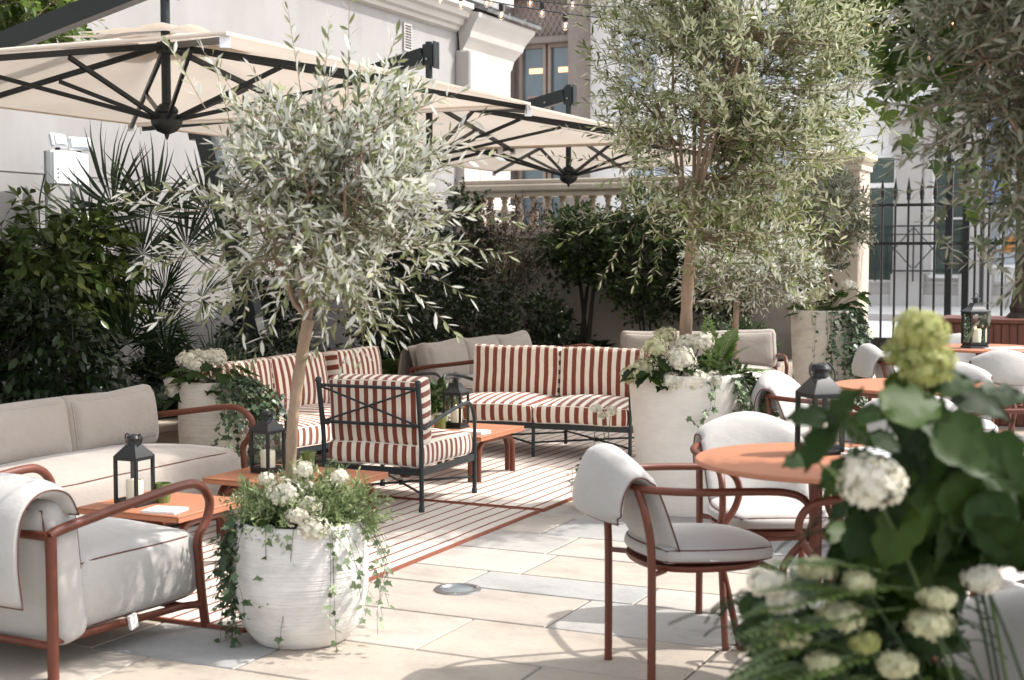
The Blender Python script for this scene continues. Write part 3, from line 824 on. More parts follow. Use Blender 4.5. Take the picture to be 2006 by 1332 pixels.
# paving slabs
M_slab, _t, _b = nt('sandstone_slabs')
_at = _t.nodes.new('ShaderNodeAttribute'); _at.attribute_name = 'v'
_r = ramp(_t, _at.outputs['Fac'], [(0, (.315, .305, .29)), (.2, (.33, .335, .335)), (.4, (.40, .37, .335)), (.62, (.39, .34, .285)), (.8, (.41, .385, .355)), (1, (.335, .285, .24))])
_n = noise(_t, 2.2, 7, .65, stretch=(1, 1.6, 1)); _r2 = ramp(_t, _n.outputs[0], [(.28, (.66, .64, .62)), (.5, (.96, .95, .93)), (.75, (1.12, 1.08, 1.02))])
_mx = _t.nodes.new('ShaderNodeMix'); _mx.data_type = 'RGBA'; _mx.blend_type = 'MULTIPLY'; _mx.inputs[0].default_value = .9
_t.links.new(_r.outputs[0], _mx.inputs[6]); _t.links.new(_r2.outputs[0], _mx.inputs[7])
_n3 = noise(_t, 45, 5, .7); _r3 = ramp(_t, _n3.outputs[0], [(.32, (.78, .76, .73)), (.45, (1, 1, 1))]); _mx2 = _t.nodes.new('ShaderNodeMix'); _mx2.data_type = 'RGBA'; _mx2.blend_type = 'MULTIPLY'; _mx2.inputs[0].default_value = .5
_t.links.new(_mx.outputs[2], _mx2.inputs[6]); _t.links.new(_r3.outputs[0], _mx2.inputs[7]); _t.links.new(_mx2.outputs[2], _b.inputs['Base Color'])
_b.inputs['Roughness'].default_value = .72; _b.inputs['Specular IOR Level'].default_value = .35
_n4 = noise(_t, 6, 6, .6); bumpn(_t, _b, _n4.outputs[0], .45, .02)
rs = np.random.default_rng(11)
V = []; F = []; va = []
a_ = 1.2; fixed = {4.22: .31, 4.53: .31, 4.84: .46, 5.30: .30, 5.60: .42, 6.02: .42, 6.44: .40}
while a_ < 15.5:
    h = rs.choice([.3, .32, .4, .42, .46]); b_ = -8 + rs.uniform(0, .6)
    while b_ < 5:
        w = rs.uniform(.55, 1.15); gp = .006; z = .006 + rs.uniform(-.0008, .0008)
        x0, x1, y0, y1 = b_ + gp, b_ + w - gp * .6, a_ + gp, a_ + h - gp * .6
        e = .004; k = len(V)
        j = rs.uniform(-.004, .004, 4)
        V += [(x0, y0 + j[0], z - .005), (x1, y0 + j[1], z - .005), (x1, y1 + j[2], z - .005), (x0, y1 + j[3], z - .005), (x0 + e, y0 + j[0] + e, z), (x1 - e, y0 + j[1] + e, z), (x1 - e, y1 + j[2] - e, z), (x0 + e, y1 + j[3] - e, z)]
        F += [(k + 4, k + 5, k + 6, k + 7), (k, k + 1, k + 5, k + 4), (k + 1, k + 2, k + 6, k + 5), (k + 2, k + 3, k + 7, k + 6), (k + 3, k, k + 4, k + 7)]
        va += [rs.random()] * 8; b_ += w
    a_ += h
o = raw_obj('paving', V, F, M_slab, None, smooth=False, attrs={'v': va}); o.rotation_euler = (0, 0, RZ_COURT); o['kind'] = 'structure'
# street
m_ = MB(); m_.box((0, 25.3, .004 - .05), (140, 19.5, .1)); struct('street', m_, mat('street_asphalt', (.46, .45, .44), .9, .08, 2))
M_pav2 = mat('pale_pavement', (.62, .60, .57), .9, .08, 2)
m_ = MB(); m_.box((0, 33.0, .06), (140, 5.6, .13)); struct('pavement', m_, M_pav2)
m_ = MB(); m_.box((0, 30.1, .066), (140, .18, .14)); struct('kerb', m_, M_stone_lt)

def put(mb, name, m, parent, smooth=False, sharp=35): return mb.build(name, m, parent, smooth=smooth, sharp=sharp)

# -------- left wall / house side
hw = thing('white_house', 'pale painted house wall with moulded cornice running along the left side', 'house', (0, 0, 0), RZ_COURT)
BW = -7.6
m_ = MB(); m_.box((BW - .5, 7.0, 3.4), (1.0, 18.14, 6.8)); put(m_, 'wall', M_wall, hw)
def profile_a(prof, a0, a1, mb, ret=None):
    """extrude (b,z) profile along a, optionally returning round the far corner"""
    n = len(prof); vs = [(b, a0, z) for b, z in prof]
    vs += [((b, a1 + (b - BW) * (1 if ret else 0), z)) for b, z in prof]
    fs = [(i, i + 1, n + i + 1, n + i) for i in range(n - 1)]
    if ret:
        vs += [(BW - 1.2, a1 + (b - BW), z) for b, z in prof]
        fs += [(n + i, n + i + 1, 2 * n + i + 1, 2 * n + i) for i in range(n - 1)]
    else: fs += [tuple(range(n, 2 * n))]
    fs += [tuple(range(n))[::-1]]
    mb.add(vs, fs)
E = BW + .003
m_ = MB()   # plain string moulding along the wall
profile_a([(E, 3.93), (E + .05, 3.95), (E + .06, 3.99), (E + .10, 4.01), (E + .12, 4.07), (E + .17, 4.09), (E + .19, 4.15), (E + .24, 4.18), (E + .24, 4.24), (E, 4.27)], -2, 14.75, m_)
put(m_, 'cornice', M_stone_lt, hw)
m_ = MB()   # corner pier with recessed panel, capital block and big cornice
m_.box((BW + .05, 14.98, 1.85), (.10, .40, 3.66)); m_.box((BW + .04, 15.66, 1.85), (.08, .84, 3.66))
m_.box((BW + .09, 14.98, 3.42), (.20, .46, .62), bev=.02)
m_.box((BW + .06, 15.62, 3.12), (.16, .98, .07)); m_.box((BW + .05, 15.62, 3.02), (.13, .94, .10))
m_.box((BW + .06, 15.62, 1.95), (.16, .98, .07)); m_.box((BW + .04, 14.98, 2.2), (.14, .46, .05))
put(m_, 'pier', M_stone_lt, hw)
m_ = MB()
profile_a([(E + .05, 3.62), (E + .07, 3.66), (E + .09, 3.76), (E + .14, 3.84), (E + .17, 3.88), (E + .19, 3.95), (E + .24, 4.04), (E + .28, 4.10), (E + .29, 4.15), (E, 4.20)], 14.78, 16.07, m_, ret=True)
put(m_, 'end_cornice', M_stone_lt, hw)
m_ = MB()
m_.add([(BW - .3, 14.9, 4.40), (BW + .34, 14.9, 4.17), (BW + .34, 16.42, 4.17), (BW - .3, 16.42, 4.40), (BW - .3, 14.9, 4.45), (BW + .35, 14.9, 4.21), (BW + .35, 16.44, 4.21), (BW - .3, 16.44, 4.45)], [(0, 3, 2, 1), (4, 5, 6, 7), (0, 1, 5, 4), (1, 2, 6, 5), (2, 3, 7, 6), (3, 0, 4, 7)])
for k in range(4): m_.beam((BW - .28, 15.05 + k * .45, 4.455), (BW + .34, 15.05 + k * .45, 4.225), .05, .03)
put(m_, 'slate_coping', M_slate, hw)
m_ = MB(); m_.box((BW - .25, 15.6, 4.66), (.5, 1.5, .4)); m_.box((BW - .22, 15.6, 4.9), (.6, 1.6, .09)); put(m_, 'parapet', M_stone_lt, hw)
v = MB(); av = 13.6
v.box((BW + .012, av, 3.72), (.02, .17, .30)); vg = put(v, 'vent_grille', M_stone_lt, hw)
v = MB()
for i in range(4):
    for j in range(9): v.box((BW + .024, av - .052 + i * .035, 3.605 + j * .029), (.004, .022, .016))
put(v, 'vent_hole', M_black, vg)
m_ = MB()
for z_, dep in ((1.98, .004), (3.05, .004)): m_.box((BW + .004, 6.9, z_), (.006, 15.5, .012))
put(m_, 'scored_line', M_wall, hw)

# floodlights on a post against the wall
fb = W(8.02, -7.36)
fl_ = thing('floodlight_box', 'white electrical box with two floodlights on grey posts against the left wall', 'floodlight', (*fb, 0), RZ_COURT)
m_ = MB(); m_.box((0, -.13, 1.06), (.03, .03, 2.12)); m_.box((0, .13, 1.0), (.03, .03, 1.95)); put(m_, 'post', mat('galvanised', (.30, .32, .33), .5, .1, 10, metallic=.6), fl_)
M_wbox = mat('white_box', (.74, .76, .78), .45, .03, 8)
m_ = MB(); m_.box((.05, .02, 2.00), (.06, .38, .25), bev=.012); m_.box((.085, .02, 2.00), (.012, .36, .23), bev=.004); put(m_, 'box', M_wbox, fl_)
for k, (yy, zz, r_) in enumerate(((-.08, 2.195, .1), (.14, 2.185, -.5))):
    m_ = MB(); m_.box((0, 0, 0), (.035, .17, .10), bev=.01, M=TR(.06, yy, zz, ry=-.25, rz=r_)); h_ = put(m_, 'floodlight', M_wbox, fl_)
    m_ = MB(); m_.box((.028, 0, 0), (.012, .13, .07), M=TR(.052, yy, zz, ry=-.25, rz=r_)); put(m_, 'lens', mat('lens', (.45, .50, .52), .2, .2, 40), h_)
    m_ = MB(); m_.beam((.05, yy, 2.12), (.06, yy, 2.16), .025, .025); put(m_, 'bracket', M_black, h_)
for k in range(3):
    m_ = MB(); m_.lathe([(.006, 0), (.006, .004)], 8); o = put(m_, 'indicator', M_black, fl_); o.location = (.092, -.12, 1.99 - .03 * k); o.rotation_euler = (0, radians(90), 0)
m_ = MB(); m_.tube(catmull([(.06, -.22, 1.95), (.02, -.24, 1.7), (.03, -.22, 1.3), (.02, -.2, .9)], 5), .006, 6); put(m_, 'cable', M_black, fl_)

# -------- planting beds (raised, stone coping)
bed = thing('planting_bed', 'raised planting bed with grey stone coping along the left wall', 'planter', (0, 0, 0), RZ_COURT)
m_ = MB(); m_.box((-5.62, 7.2, .15), (.12, 16.4, .30)); put(m_, 'bed_wall', M_stone, bed)
m_ = MB(); m_.box((-5.62, 7.2, .325), (.20, 16.42, .05), bev=.008); put(m_, 'coping', M_wall2, bed)
m_ = MB(); m_.box((-6.62, 7.2, .14), (1.9, 15.3, .28)); put(m_, 'soil', M_soil, bed)
bed2 = thing('planting_bed', 'raised planting bed with dark coping in front of the balustrade wall', 'planter', (0, 0, 0), RZ_COURT)
m_ = MB(); m_.box((-4.5, 13.35, .15), (2.1, .12, .30)); m_.box((-3.52, 14.0, .15), (.12, 1.2, .30)); put(m_, 'bed_wall', M_stone, bed2)
m_ = MB(); m_.box((-4.5, 13.35, .325), (2.16, .20, .05), bev=.008); put(m_, 'coping', M_slate, bed2)
m_ = MB(); m_.box((-4.55, 14.05, .14), (1.9, 1.25, .28)); put(m_, 'soil', M_soil, bed2)

# -------- balustrade wall at the back
AB = 14.85
bw = thing('balustrade_wall', 'sandstone garden wall topped by a balustrade at the back of the courtyard', 'wall', (0, 0, 0), RZ_COURT)
bx0, bx1 = -7.55, -3.42
m_ = MB(); m_.box(((bx0 + bx1) / 2, AB, .79), (bx1 - bx0, .34, 1.56)); put(m_, 'wall', M_wall2, bw)
m_ = MB(); m_.box(((bx0 + bx1) / 2, AB, 1.60), (bx1 - bx0, .42, .10), bev=.01); m_.box(((bx0 + bx1) / 2, AB, 1.68), (bx1 - bx0, .34, .06)); put(m_, 'plinth', M_stone, bw)
m_ = MB(); m_.box(((bx0 + bx1) / 2, AB, 2.06), (bx1 - bx0, .30, .05)); m_.box(((bx0 + bx1) / 2, AB, 2.13), (bx1 - bx0, .38, .09), bev=.02); m_.box(((bx0 + bx1) / 2, AB, 2.20), (bx1 - bx0, .32, .05), bev=.01); put(m_, 'coping', M_stone, bw)
bprof = [(.055, 0), (.055, .03), (.038, .04), (.034, .055), (.050, .08), (.060, .11), (.056, .145), (.040, .19), (.028, .23), (.026, .25), (.036, .262), (.036, .28), (.028, .29), (.048, .305), (.05, .33)]
proto = None
for k in range(21):
    if proto is None:
        m_ = MB(); m_.lathe(bprof, 14); proto = put(m_, 'baluster', M_stone, bw, smooth=True, sharp=50); o = proto
    else:
        o = proto.copy(); COL.objects.link(o); o.parent = bw
    o.location = (bx0 + .35 + k * .182, AB, 1.706)
for b_ in (bx0 + .13, -3.52):
    m_ = MB(); m_.box((b_, AB, 1.875), (.22, .26, .33)); put(m_, 'pier', M_stone, bw)

# -------- gate pier, railings
gp_ = thing('gate_pier', 'tall sandstone gate pier with flat moulded cap beside the railings', 'pillar', (*W(AB, -3.19), 0), RZ_COURT)
m_ = MB(); m_.box((0, 0, .30), (.68, .68, .60), bev=.02); put(m_, 'base', M_stone, gp_)
m_ = MB(); m_.box((0, 0, 1.42), (.54, .54, 1.66), bev=.012); put(m_, 'shaft', M_stone, gp_)
m_ = MB(); m_.box((0, 0, 2.26), (.58, .58, .05)); m_.lathe([(.40, 2.285), (.45, 2.33), (.47, 2.36), (.47, 2.41), (.38, 2.44)], 4); 
for i in range(8, len(m_.v)):
    x, y, z = m_.v[i]; m_.v[i] = ((x - y) * .7071, (x + y) * .7071, z)
put(m_, 'cap', M_stone, gp_)

rail = thing('iron_railings', 'black iron railings with spearhead tops between pier and street', 'railings', (*W(AB, -2.84), 0), RZ_COURT)
RL = 5.6
for z_ in (1.88, 1.49): m_ = MB(); m_.box((RL / 2 - .04, 0, z_), (RL, .03, .03)); put(m_, 'rail', M_black, rail)
m_ = MB(); m_.box((RL / 2 - .04, -.02, .46), (RL, .14, .13)); put(m_, 'base_beam', M_black, rail)
proto = None
for k in range(42):
    x = .10 + k * .131
    if proto is None:
        m_ = MB(); m_.tube([(0, 0, .09), (0, 0, 1.93)], .0125, 8)
        m_.lathe([(.013, 1.93), (.024, 1.945), (.018, 1.965), (.026, 1.99), (.020, 2.05), (.002, 2.16)], 8); proto = put(m_, 'bar', M_black, rail, smooth=True, sharp=40); o = proto
    else:
        if k in (5, 6): continue
        o = proto.copy(); COL.objects.link(o); o.parent = rail
    o.location = (x, 0, 0)
for x in (.765, .93):
    m_ = MB(); m_.box((0, 0, 1.1), (.065, .065, 2.2)); m_.lathe([(.045, 2.2), (.05, 2.24), (.03, 2.28), (.045, 2.33), (.002, 2.42)], 10); o = put(m_, 'gate_post', M_black, rail); o.location = (x, -.01, 0)
m_ = MB(); m_.tube(catmull([(0, -.02, 1.86), (-.06, -.06, 1.62), (-.22, -.32, 1.45), (-.45, -.36, 1.36), (-.8, -.3, 1.32)], 8), .012, 7); o = put(m_, 'cable', M_black, gp_, True); o.location = (.27, 0, 0)

# -------- far side of the street
far = thing('white_terrace', 'white stucco terrace with tall windows across the street', 'building', (*W(36, 0), 0), RZ_COURT)
m_ = MB(); m_.box((0.15, 3.0, 6.3), (29.3, 5.96, 12.6)); put(m_, 'wall', M_stucco, far)
m_ = MB(); m_.box((2, -.12, .36), (18.6, .22, .6)); m_.box((2, -.2, .22), (18.6, .5, .35)); m_.box((2, -.13, .68), (18.6, .28, .06)); put(m_, 'plinth', M_stone_lt, far)
def win(b, w, z0, z1, gm=M_win, nb=1, nz=3, par=None, fr=M_stucco, d=.05, sash=.05, sur=.14):
    par = par or far
    m_ = MB(); t = sur
    m_.box((b - w / 2 - t / 2, -d, (z0 + z1) / 2), (t, d * 2, z1 - z0 + .02)); m_.box((b + w / 2 + t / 2, -d, (z0 + z1) / 2), (t, d * 2, z1 - z0 + .02))
    m_.box((b, -d * 1.1, z1 + t / 2 + .01), (w + 2 * t, d * 2.2, t)); m_.box((b, -d * 1.6, z0 - .06), (w + 2 * t + .1, d * 3.2, .09))
    o = put(m_, 'window', fr, par)
    m_ = MB(); m_.box((b, -.012, (z0 + z1) / 2), (w, .02, z1 - z0)); put(m_, 'pane', gm, o)
    m_ = MB()
    for k in range(1, nb + 1): m_.box((b - w / 2 + w * k / (nb + 1), -.035, (z0 + z1) / 2), (sash * .7, .025, z1 - z0))
    for k in range(1, nz + 1): m_.box((b, -.037, z0 + (z1 - z0) * k / (nz + 1)), (w, .025, sash))
    put(m_, 'sash_bar', fr, o)
    return o
for b_ in (-13.0, -11.0, -9.3, -7.27, -5.0, -2.8, -.6, 1.6): win(b_, .95, 5.7, 7.6, M_win_pale, 1, 3)
for b_ in (-13.0, -11.0, -9.3, -7.27, -5.0, -2.8, -.6, 1.6): win(b_, .95, 9.2, 11.2, M_win_pale, 1, 3)
for b_ in (-12.6, -10.6, -8.8): win(b_, 1.0, 1.9, 4.0, M_win_pale, 1, 2)
win(-6.66, .62, .75, 3.75, M_win_green, 0, 0, sur=.05); 
m_ = MB(); m_.box((-6.66, -.05, 3.08), (.62, .06, .12)); put(m_, 'transom', M_stucco, far)
win(-5.0, .75, .9, 3.6, M_win_green, 0, 1, sur=.06)
win(-3.6, 1.25, 1.15, 3.6, M_win_pale, 2, 1, sur=.08); win(-1.6, 1.8, 1.15, 3.6, M_win_pale, 2, 1, sur=.08)
m_ = MB()
for b_ in (-5.95, -4.35, -2.7): m_.box((b_, -.22, 2.15), (.62, .40, 3.6)); m_.box((b_, -.24, 3.87), (.74, .5, .10)); m_.box((b_, -.23, 3.97), (.68, .44, .10)); m_.box((b_, -.24, .45), (.76, .52, .9))
put(m_, 'column', M_stone_lt, far)
m_ = MB(); m_.box((-2.2, -.3, 4.32), (8.4, .64, .55)); m_.box((-2.2, -.42, 4.68), (8.7, .88, .14)); m_.box((-2.2, -.50, 4.83), (8.95, 1.04, .16)); m_.box((-2.2, -.36, 4.97), (8.6, .76, .12)); put(m_, 'entablature', M_stone_lt, far)
m_ = MB(); m_.box((0, -.25, 8.4), (29, .5, .3)); m_.box((0, -.2, 12.3), (29, .4, .3)); m_.box((0, 3, 12.66), (29.2, 6.2, .12)); put(m_, 'string_course', M_stucco, far)
ar_ = thing('area_railing', 'low black railing with crossed panels in front of the white terrace', 'railing', (*W(36, 0), 0), RZ_COURT)
for b_ in (-7.1, -6.2, -5.3):
    m_ = MB()
    for s_ in (1, -1): m_.beam((b_ - .42, -.78 + .03 * s_, 1.05 if s_ > 0 else 2.0), (b_ + .42, -.78 + .03 * s_, 2.0 if s_ > 0 else 1.05), .025, .025)
    put(m_, 'crossed_panel', M_black, ar_)
for b_ in (-7.55, -6.65, -5.75, -4.85):
    m_ = MB(); m_.box((b_, -.78, 1.4), (.035, .035, 1.35)); put(m_, 'post', M_black, ar_)
for z_, h_ in ((2.06, .04), (1.86, .03), (.98, .04)):
    m_ = MB(); m_.box((-6.2, -.78, z_), (2.8, .05, h_)); put(m_, 'rail', M_black, ar_)

m_ = MB(); m_.box((-3.6, -.03, 1.62), (.34, .03, .38)); put(m_, 'shop_display', mat('orange_display', (.55, .22, .05), .6, .3, 6), far)
m_ = MB(); m_.box((-2.9, -.03, 1.52), (.5, .03, .2)); m_.box((-1.6, -.03, 1.5), (.9, .03, .2)); put(m_, 'shop_light', M_warm, far)

bay = thing('bronze_bay_building', 'brown metal framed bay window with lattice panels across the street', 'building', (*W(35.6, 0), 0), RZ_COURT)
b0, b1 = -16.75, -14.45
m_ = MB()
for z_ in (7.12,): m_.box(((b0 + b1) / 2, -.1, z_), (b1 - b0, .5, .16))
m_.box((b0 + .12, -.25, 7), (.22, .7, 12)); m_.box((b1 - .12, -.25, 7), (.24, .7, 12))
for z_ in (8.35, 10.9, 4.1): m_.box(((b0 + b1) / 2, -.1, z_), (b1 - b0, .5, .14))
m_.box(((b0 + b1) / 2, .25, 7), (b1 - b0, .3, 13.9)); put(m_, 'frame', M_bronze, bay)
for (z0, z1) in ((4.55, 7.0), (8.5, 10.8), (1.2, 4.0)):
    for (c0, c1) in ((b0 + .42, b0 + 1.13), (b0 + 1.28, b1 - .42)):
        m_ = MB(); m_.box(((c0 + c1) / 2, .08, (z0 + z1) / 2), (c1 - c0, .03, z1 - z0)); put(m_, 'pane', M_win, bay)
        m_ = MB()
        for x in (c0, c1): m_.box((x, .03, (z0 + z1) / 2), (.09, .14, z1 - z0 + .1))
        for z_ in (z0, z1): m_.box(((c0 + c1) / 2, .028, z_), (c1 - c0 + .09, .13, .10))
        put(m_, 'window_frame', mat('bronze_window_frame', (.33, .25, .20), .5, .08, 6), bay)
        if z0 == 4.55:
            m_ = MB(); m_.box(((c0 + c1) / 2 + .1, .058, 6.35), (c1 - c0 - .25, .012, .14)); put(m_, 'ceiling_light', M_warm, bay)
            m_ = MB(); m_.box(((c0 + c1) / 2 + .06, .057, 5.65), (c1 - c0 - .2, .012, .06)); m_.box(((c0 + c1) / 2 + .06, .057, 4.95), (c1 - c0 - .2, .012, .10)); put(m_, 'painted_light_strip', mat('painted_reflected_light', (.40, .26, .20), .5), bay)  # reflected light inside the bay, painted as flat warm strips; no lamps
def lattice(z0, z1, nm, w0, w1, cell=.17):
    m_ = MB(); n = int((w1 - w0 + z1 - z0) / cell) + 1; H = z1 - z0
    for k in range(-1, n + 1):
        for s_ in (1, -1):
            xs = w0 + k * cell - (H * .6 if s_ > 0 else 0); p = Vector((xs, 0, z0 if s_ > 0 else z1)); q = Vector((xs + H * .6, 0, z1 if s_ > 0 else z0))
            d = q - p
            t0, t1 = 0, 1
            if p.x < w0: t0 = (w0 - p.x) / d.x
            if q.x > w1: t1 = (w1 - p.x) / d.x
            if t1 - t0 > .02: m_.beam(p + d * t0, p + d * t1, .02, .028)
    o = put(m_, nm, mat('bronze_lattice', (.40, .30, .25), .6, .05, 6), bay); o.location = (0, -.06 if z0 > 5 else -.07, 0)
lattice(7.22, 8.26, 'lattice_panel', b0 + .25, b1 - .25); lattice(4.2, 4.5, 'lattice_panel', b0 + .25, b1 - .25); lattice(8.45, 9.0, 'lattice_panel', b0 + .25, b1 - .25)
m_ = MB(); m_.box(((b0 + b1) / 2, .02, 7.74), (b1 - b0 - .3, .1, 1.1)); put(m_, 'panel_back', M_bronze, bay)

# houses continuing behind the photographer's left, end wall next to the bay
side_h = thing('white_corner_house', 'plain white stucco house wall left of the brown bay window', 'building', (*W(36, 0), 0), RZ_COURT)
m_ = MB(); m_.box((-22.5, 2.9, 6.25), (11.4, 5.9, 12.5)); put(m_, 'wall', M_stucco, side_h)
win(-19.2, .95, 5.7, 7.6, M_win_pale, 1, 3, par=side_h)

flag = thing('blue_banner', 'narrow blue and grey banner hanging on the terrace behind the railings', 'banner', (*W(30.0, -3.55), 0), RZ_COURT)
m_ = MB(); m_.tube([(0, 0, 0), (0, 0, 4.2)], .045, 8); put(m_, 'pole', M_black, flag, True)
V = []; F = []; 
for i in range(14):
    for j in range(5): V.append((.06 + .42 * j / 4, .06 * sin(j * 1.6 + i * .35), 4.1 - i * .13))
for i in range(13):
    for j in range(4): F.append((i * 5 + j, i * 5 + j + 1, i * 5 + j + 6, i * 5 + j + 5))
raw_obj('cloth', V, F, M_blue, flag)

# ================================================================ FURNITURE
def lounge_table(label, a0, a1, b0, b1, h=.30, rz=0.0):
    """folded sheet top on four inverted-U tubes"""
    w, d = b1 - b0, a1 - a0
    root = thing('low_table', label, 'table', (*W((a0 + a1) / 2, (b0 + b1) / 2), 0), RZ_COURT + rz, 'low terracotta metal tables')
    m_ = MB(); m_.box((0, 0, h - .004), (w, d, .008), bev=.003)
    for s in (-1, 1): m_.box((s * (w / 2 - .004), 0, h - .018), (.006, d - .01, .020)); m_.box((0, s * (d / 2 - .004), h - .0182), (w - .018, .006, .0195))
    put(m_, 'table_top', M_terra_top, root)
    r = .017; ins = .05
    for s in (-1, 1):
        x = s * (w / 2 - ins); e = d / 2 - ins - .02
        m_ = MB(); m_.tube(bend([(x, -e, .004), (x, -e, h - .045), (x, e, h - .045), (x, e, .004)], .10, 7), r, 10); put(m_, 'leg', M_terra, root, True, 60)
        y = s * (d / 2 - ins); e = w / 2 - ins - .045
        m_ = MB(); m_.tube(bend([(-e, y, .004), (-e, y, h - .045), (e, y, h - .045), (e, y, .004)], .10, 7), r, 10); put(m_, 'leg', M_terra, root, True, 60)
    return root
lounge_table('low square terracotta table beside the foreground armchair, lantern and booklet on it', 4.68, 5.17, -4.24, -3.70)
lounge_table('low terracotta table behind the small planted pot, black lantern on it', 5.56, 6.10, -4.25, -3.52)
lounge_table('low terracotta table between the striped chairs in the centre of the rug', 7.50, 8.12, -4.32, -3.70)

def lantern(kind, label, loc, rz=0, lit=False, S=1.0):
    root = thing('lantern', label, 'lantern', loc, rz, 'black candle lanterns')
    S *= 1.06; w = .052 * S; hb = .185 * S
    p = MB()
    if kind == 'pagoda':
        p.lathe([(.085 * S, 0), (.080 * S, .010 * S), (.070 * S, .022 * S)], 4); p.v = [((x - y) * .7071, (x + y) * .7071, z) for x, y, z in p.v]
        z0 = .022 * S
    else: p.box((0, 0, .008), (2 * w + .012, 2 * w + .012, .016), bev=.002); z0 = .016
    for sx in (-1, 1):
        for sy in (-1, 1): p.box((sx * w, sy * w, z0 + hb / 2), (.013, .013, hb))
    for z_ in (z0 + .006, z0 + hb - .006):
        for s in (-1, 1): p.box((s * w, 0, z_), (.0115, 2 * w - .014, .016)); p.box((0, s * w, z_), (2 * w - .014, .0115, .016))
    put(p, 'frame', M_black, root)
    zt = z0 + hb
    q = MB()
    if kind == 'pagoda':
        n0 = 0; q.lathe([(.090 * S, zt), (.088 * S, zt + .006), (.060 * S, zt + .022), (.042 * S, zt + .045), (.033 * S, zt + .062)], 4); q.v = [((x - y) * .7071, (x + y) * .7071, z) for x, y, z in q.v]
        q.box((0, 0, zt + .075), (.022, .022, .03)); q.lathe([(.032, zt + .088), (.030, zt + .094), (.004, zt + .100)], 12)
    else:
        q.lathe([(.084 * S, zt), (.080 * S, zt + .005), (.030 * S, zt + .052)], 4); q.v = [((x - y) * .7071, (x + y) * .7071, z) for x, y, z in q.v]
        q.lathe([(.026, zt + .050), (.024, zt + .066), (.030, zt + .067), (.033, zt + .078), (.026, zt + .090), (.004, zt + .096)], 16)
    put(q, 'roof', M_black, root, True, 25)
    h = MB(); zc = zt + (.098 if kind == 'pagoda' else .076)
    if kind == 'pagoda':
        h.tube([(.014 * cos(t), 0, zc + .014 + .014 * sin(t)) for t in np.linspace(0, 2 * pi, 14)[:-1]], .0025, 6, closed=True)
    elif kind == 'side':
        for s in (-1, 1): h.tube([(s * .034 + s * .012 * cos(t), 0, zc + .004 + .016 * sin(t)) for t in np.linspace(-1.6, 2.4, 10)], .003, 6)
        h.tube([(.045 * cos(t), .0, zc - .002 - .030 * sin(t)) for t in np.linspace(.15, pi - .15, 12)], .003, 6)
    else:
        h.tube([(.046 * cos(t), -.012 - .035 * sin(t) * .6, zc - .012 - .045 * sin(t) * .9) for t in np.linspace(-.9, pi + .9, 22)], .0035, 6)
    put(h, 'handle', M_black, root, True, 60)
    gl = MB()
    for s in (-1, 1):
        y_ = w - .006; za_, zb_ = z0 + .012, zt - .012
        gl.add([(s * w, -y_, za_), (s * w, y_, za_), (s * w, y_, zb_), (s * w, -y_, zb_)], [(0, 1, 2, 3)]); gl.add([(-y_, s * w, za_), (y_, s * w, za_), (y_, s * w, zb_), (-y_, s * w, zb_)], [(0, 1, 2, 3)])
    put(gl, 'pane', M_glass, root)
    c = MB(); ch = .085 * S if kind != 'plain' else .10 * S; c.lathe([(.034 * S, 0), (.035 * S, ch * .9), (.032 * S, ch), (.026 * S, ch * .93), (.003, ch * .90)], 18, c=(0, 0, z0 + .004), wob=.02); cd = put(c, 'candle', M_candle, root, True)
    if lit:
        f = MB(); f.lathe([(.001, 0), (.005, .006), (.004, .014), (.0006, .026)], 8, c=(0, 0, z0 + ch + .004)); put(f, 'flame', M_flame, cd, True)
    return root
lantern('side', 'black lantern with round hooks on the nearest low table by the armchair', (*W(4.83, -4.05), .300), radians(-25))
lantern('ring', 'black lantern with tilted ring handle on the low table behind the white pot', (*W(5.84, -4.06), .300), radians(-35))
lantern('pagoda', 'black pagoda-roofed lantern with burning candle on the central low table', (*W(7.86, -4.05), .300), radians(-25), lit=True, S=1.0)

def tumbler(label, loc, r=.038, h=.085):
    root = thing('candle_glass', label, 'candle glass', loc, 0, 'green glass tumblers')
    m_ = MB(); n = 40
    prof = [(r * .80, 0), (r * .86, .01), (r, h), (r * .90, h), (r * .78, .012), (.002, .012)]
    vs = []; fs = []
    for i, (rr, z) in enumerate(prof):
        for k in range(n): a = 2 * pi * k / n; q = rr * (1 + (.03 * cos(10 * a) if i in (1, 2) else 0)); vs.append((q * cos(a), q * sin(a), z))
    for i in range(len(prof) - 1):
        for k in range(n): fs.append((i * n + k, i * n + (k + 1) % n, (i + 1) * n + (k + 1) % n, (i + 1) * n + k))
    m_.add(vs, fs); put(m_, 'glass_body', M_green_glass, root, True, 40)
    m_ = MB(); m_.lathe([(r * .72, .014), (r * .78, h * .55), (.001, h * .56)], 20); put(m_, 'wax', M_candle, root, True, 40)
tumbler('green ribbed glass beside the lantern on the nearest low table', (*W(4.93, -3.98), .300))
tumbler('green glass tumbler behind the thin tree trunk on the low table', (*W(6.03, -3.95), .300))
tumbler('green patterned glass left of the burning lantern', (*W(7.74, -4.10), .300), r=.042)

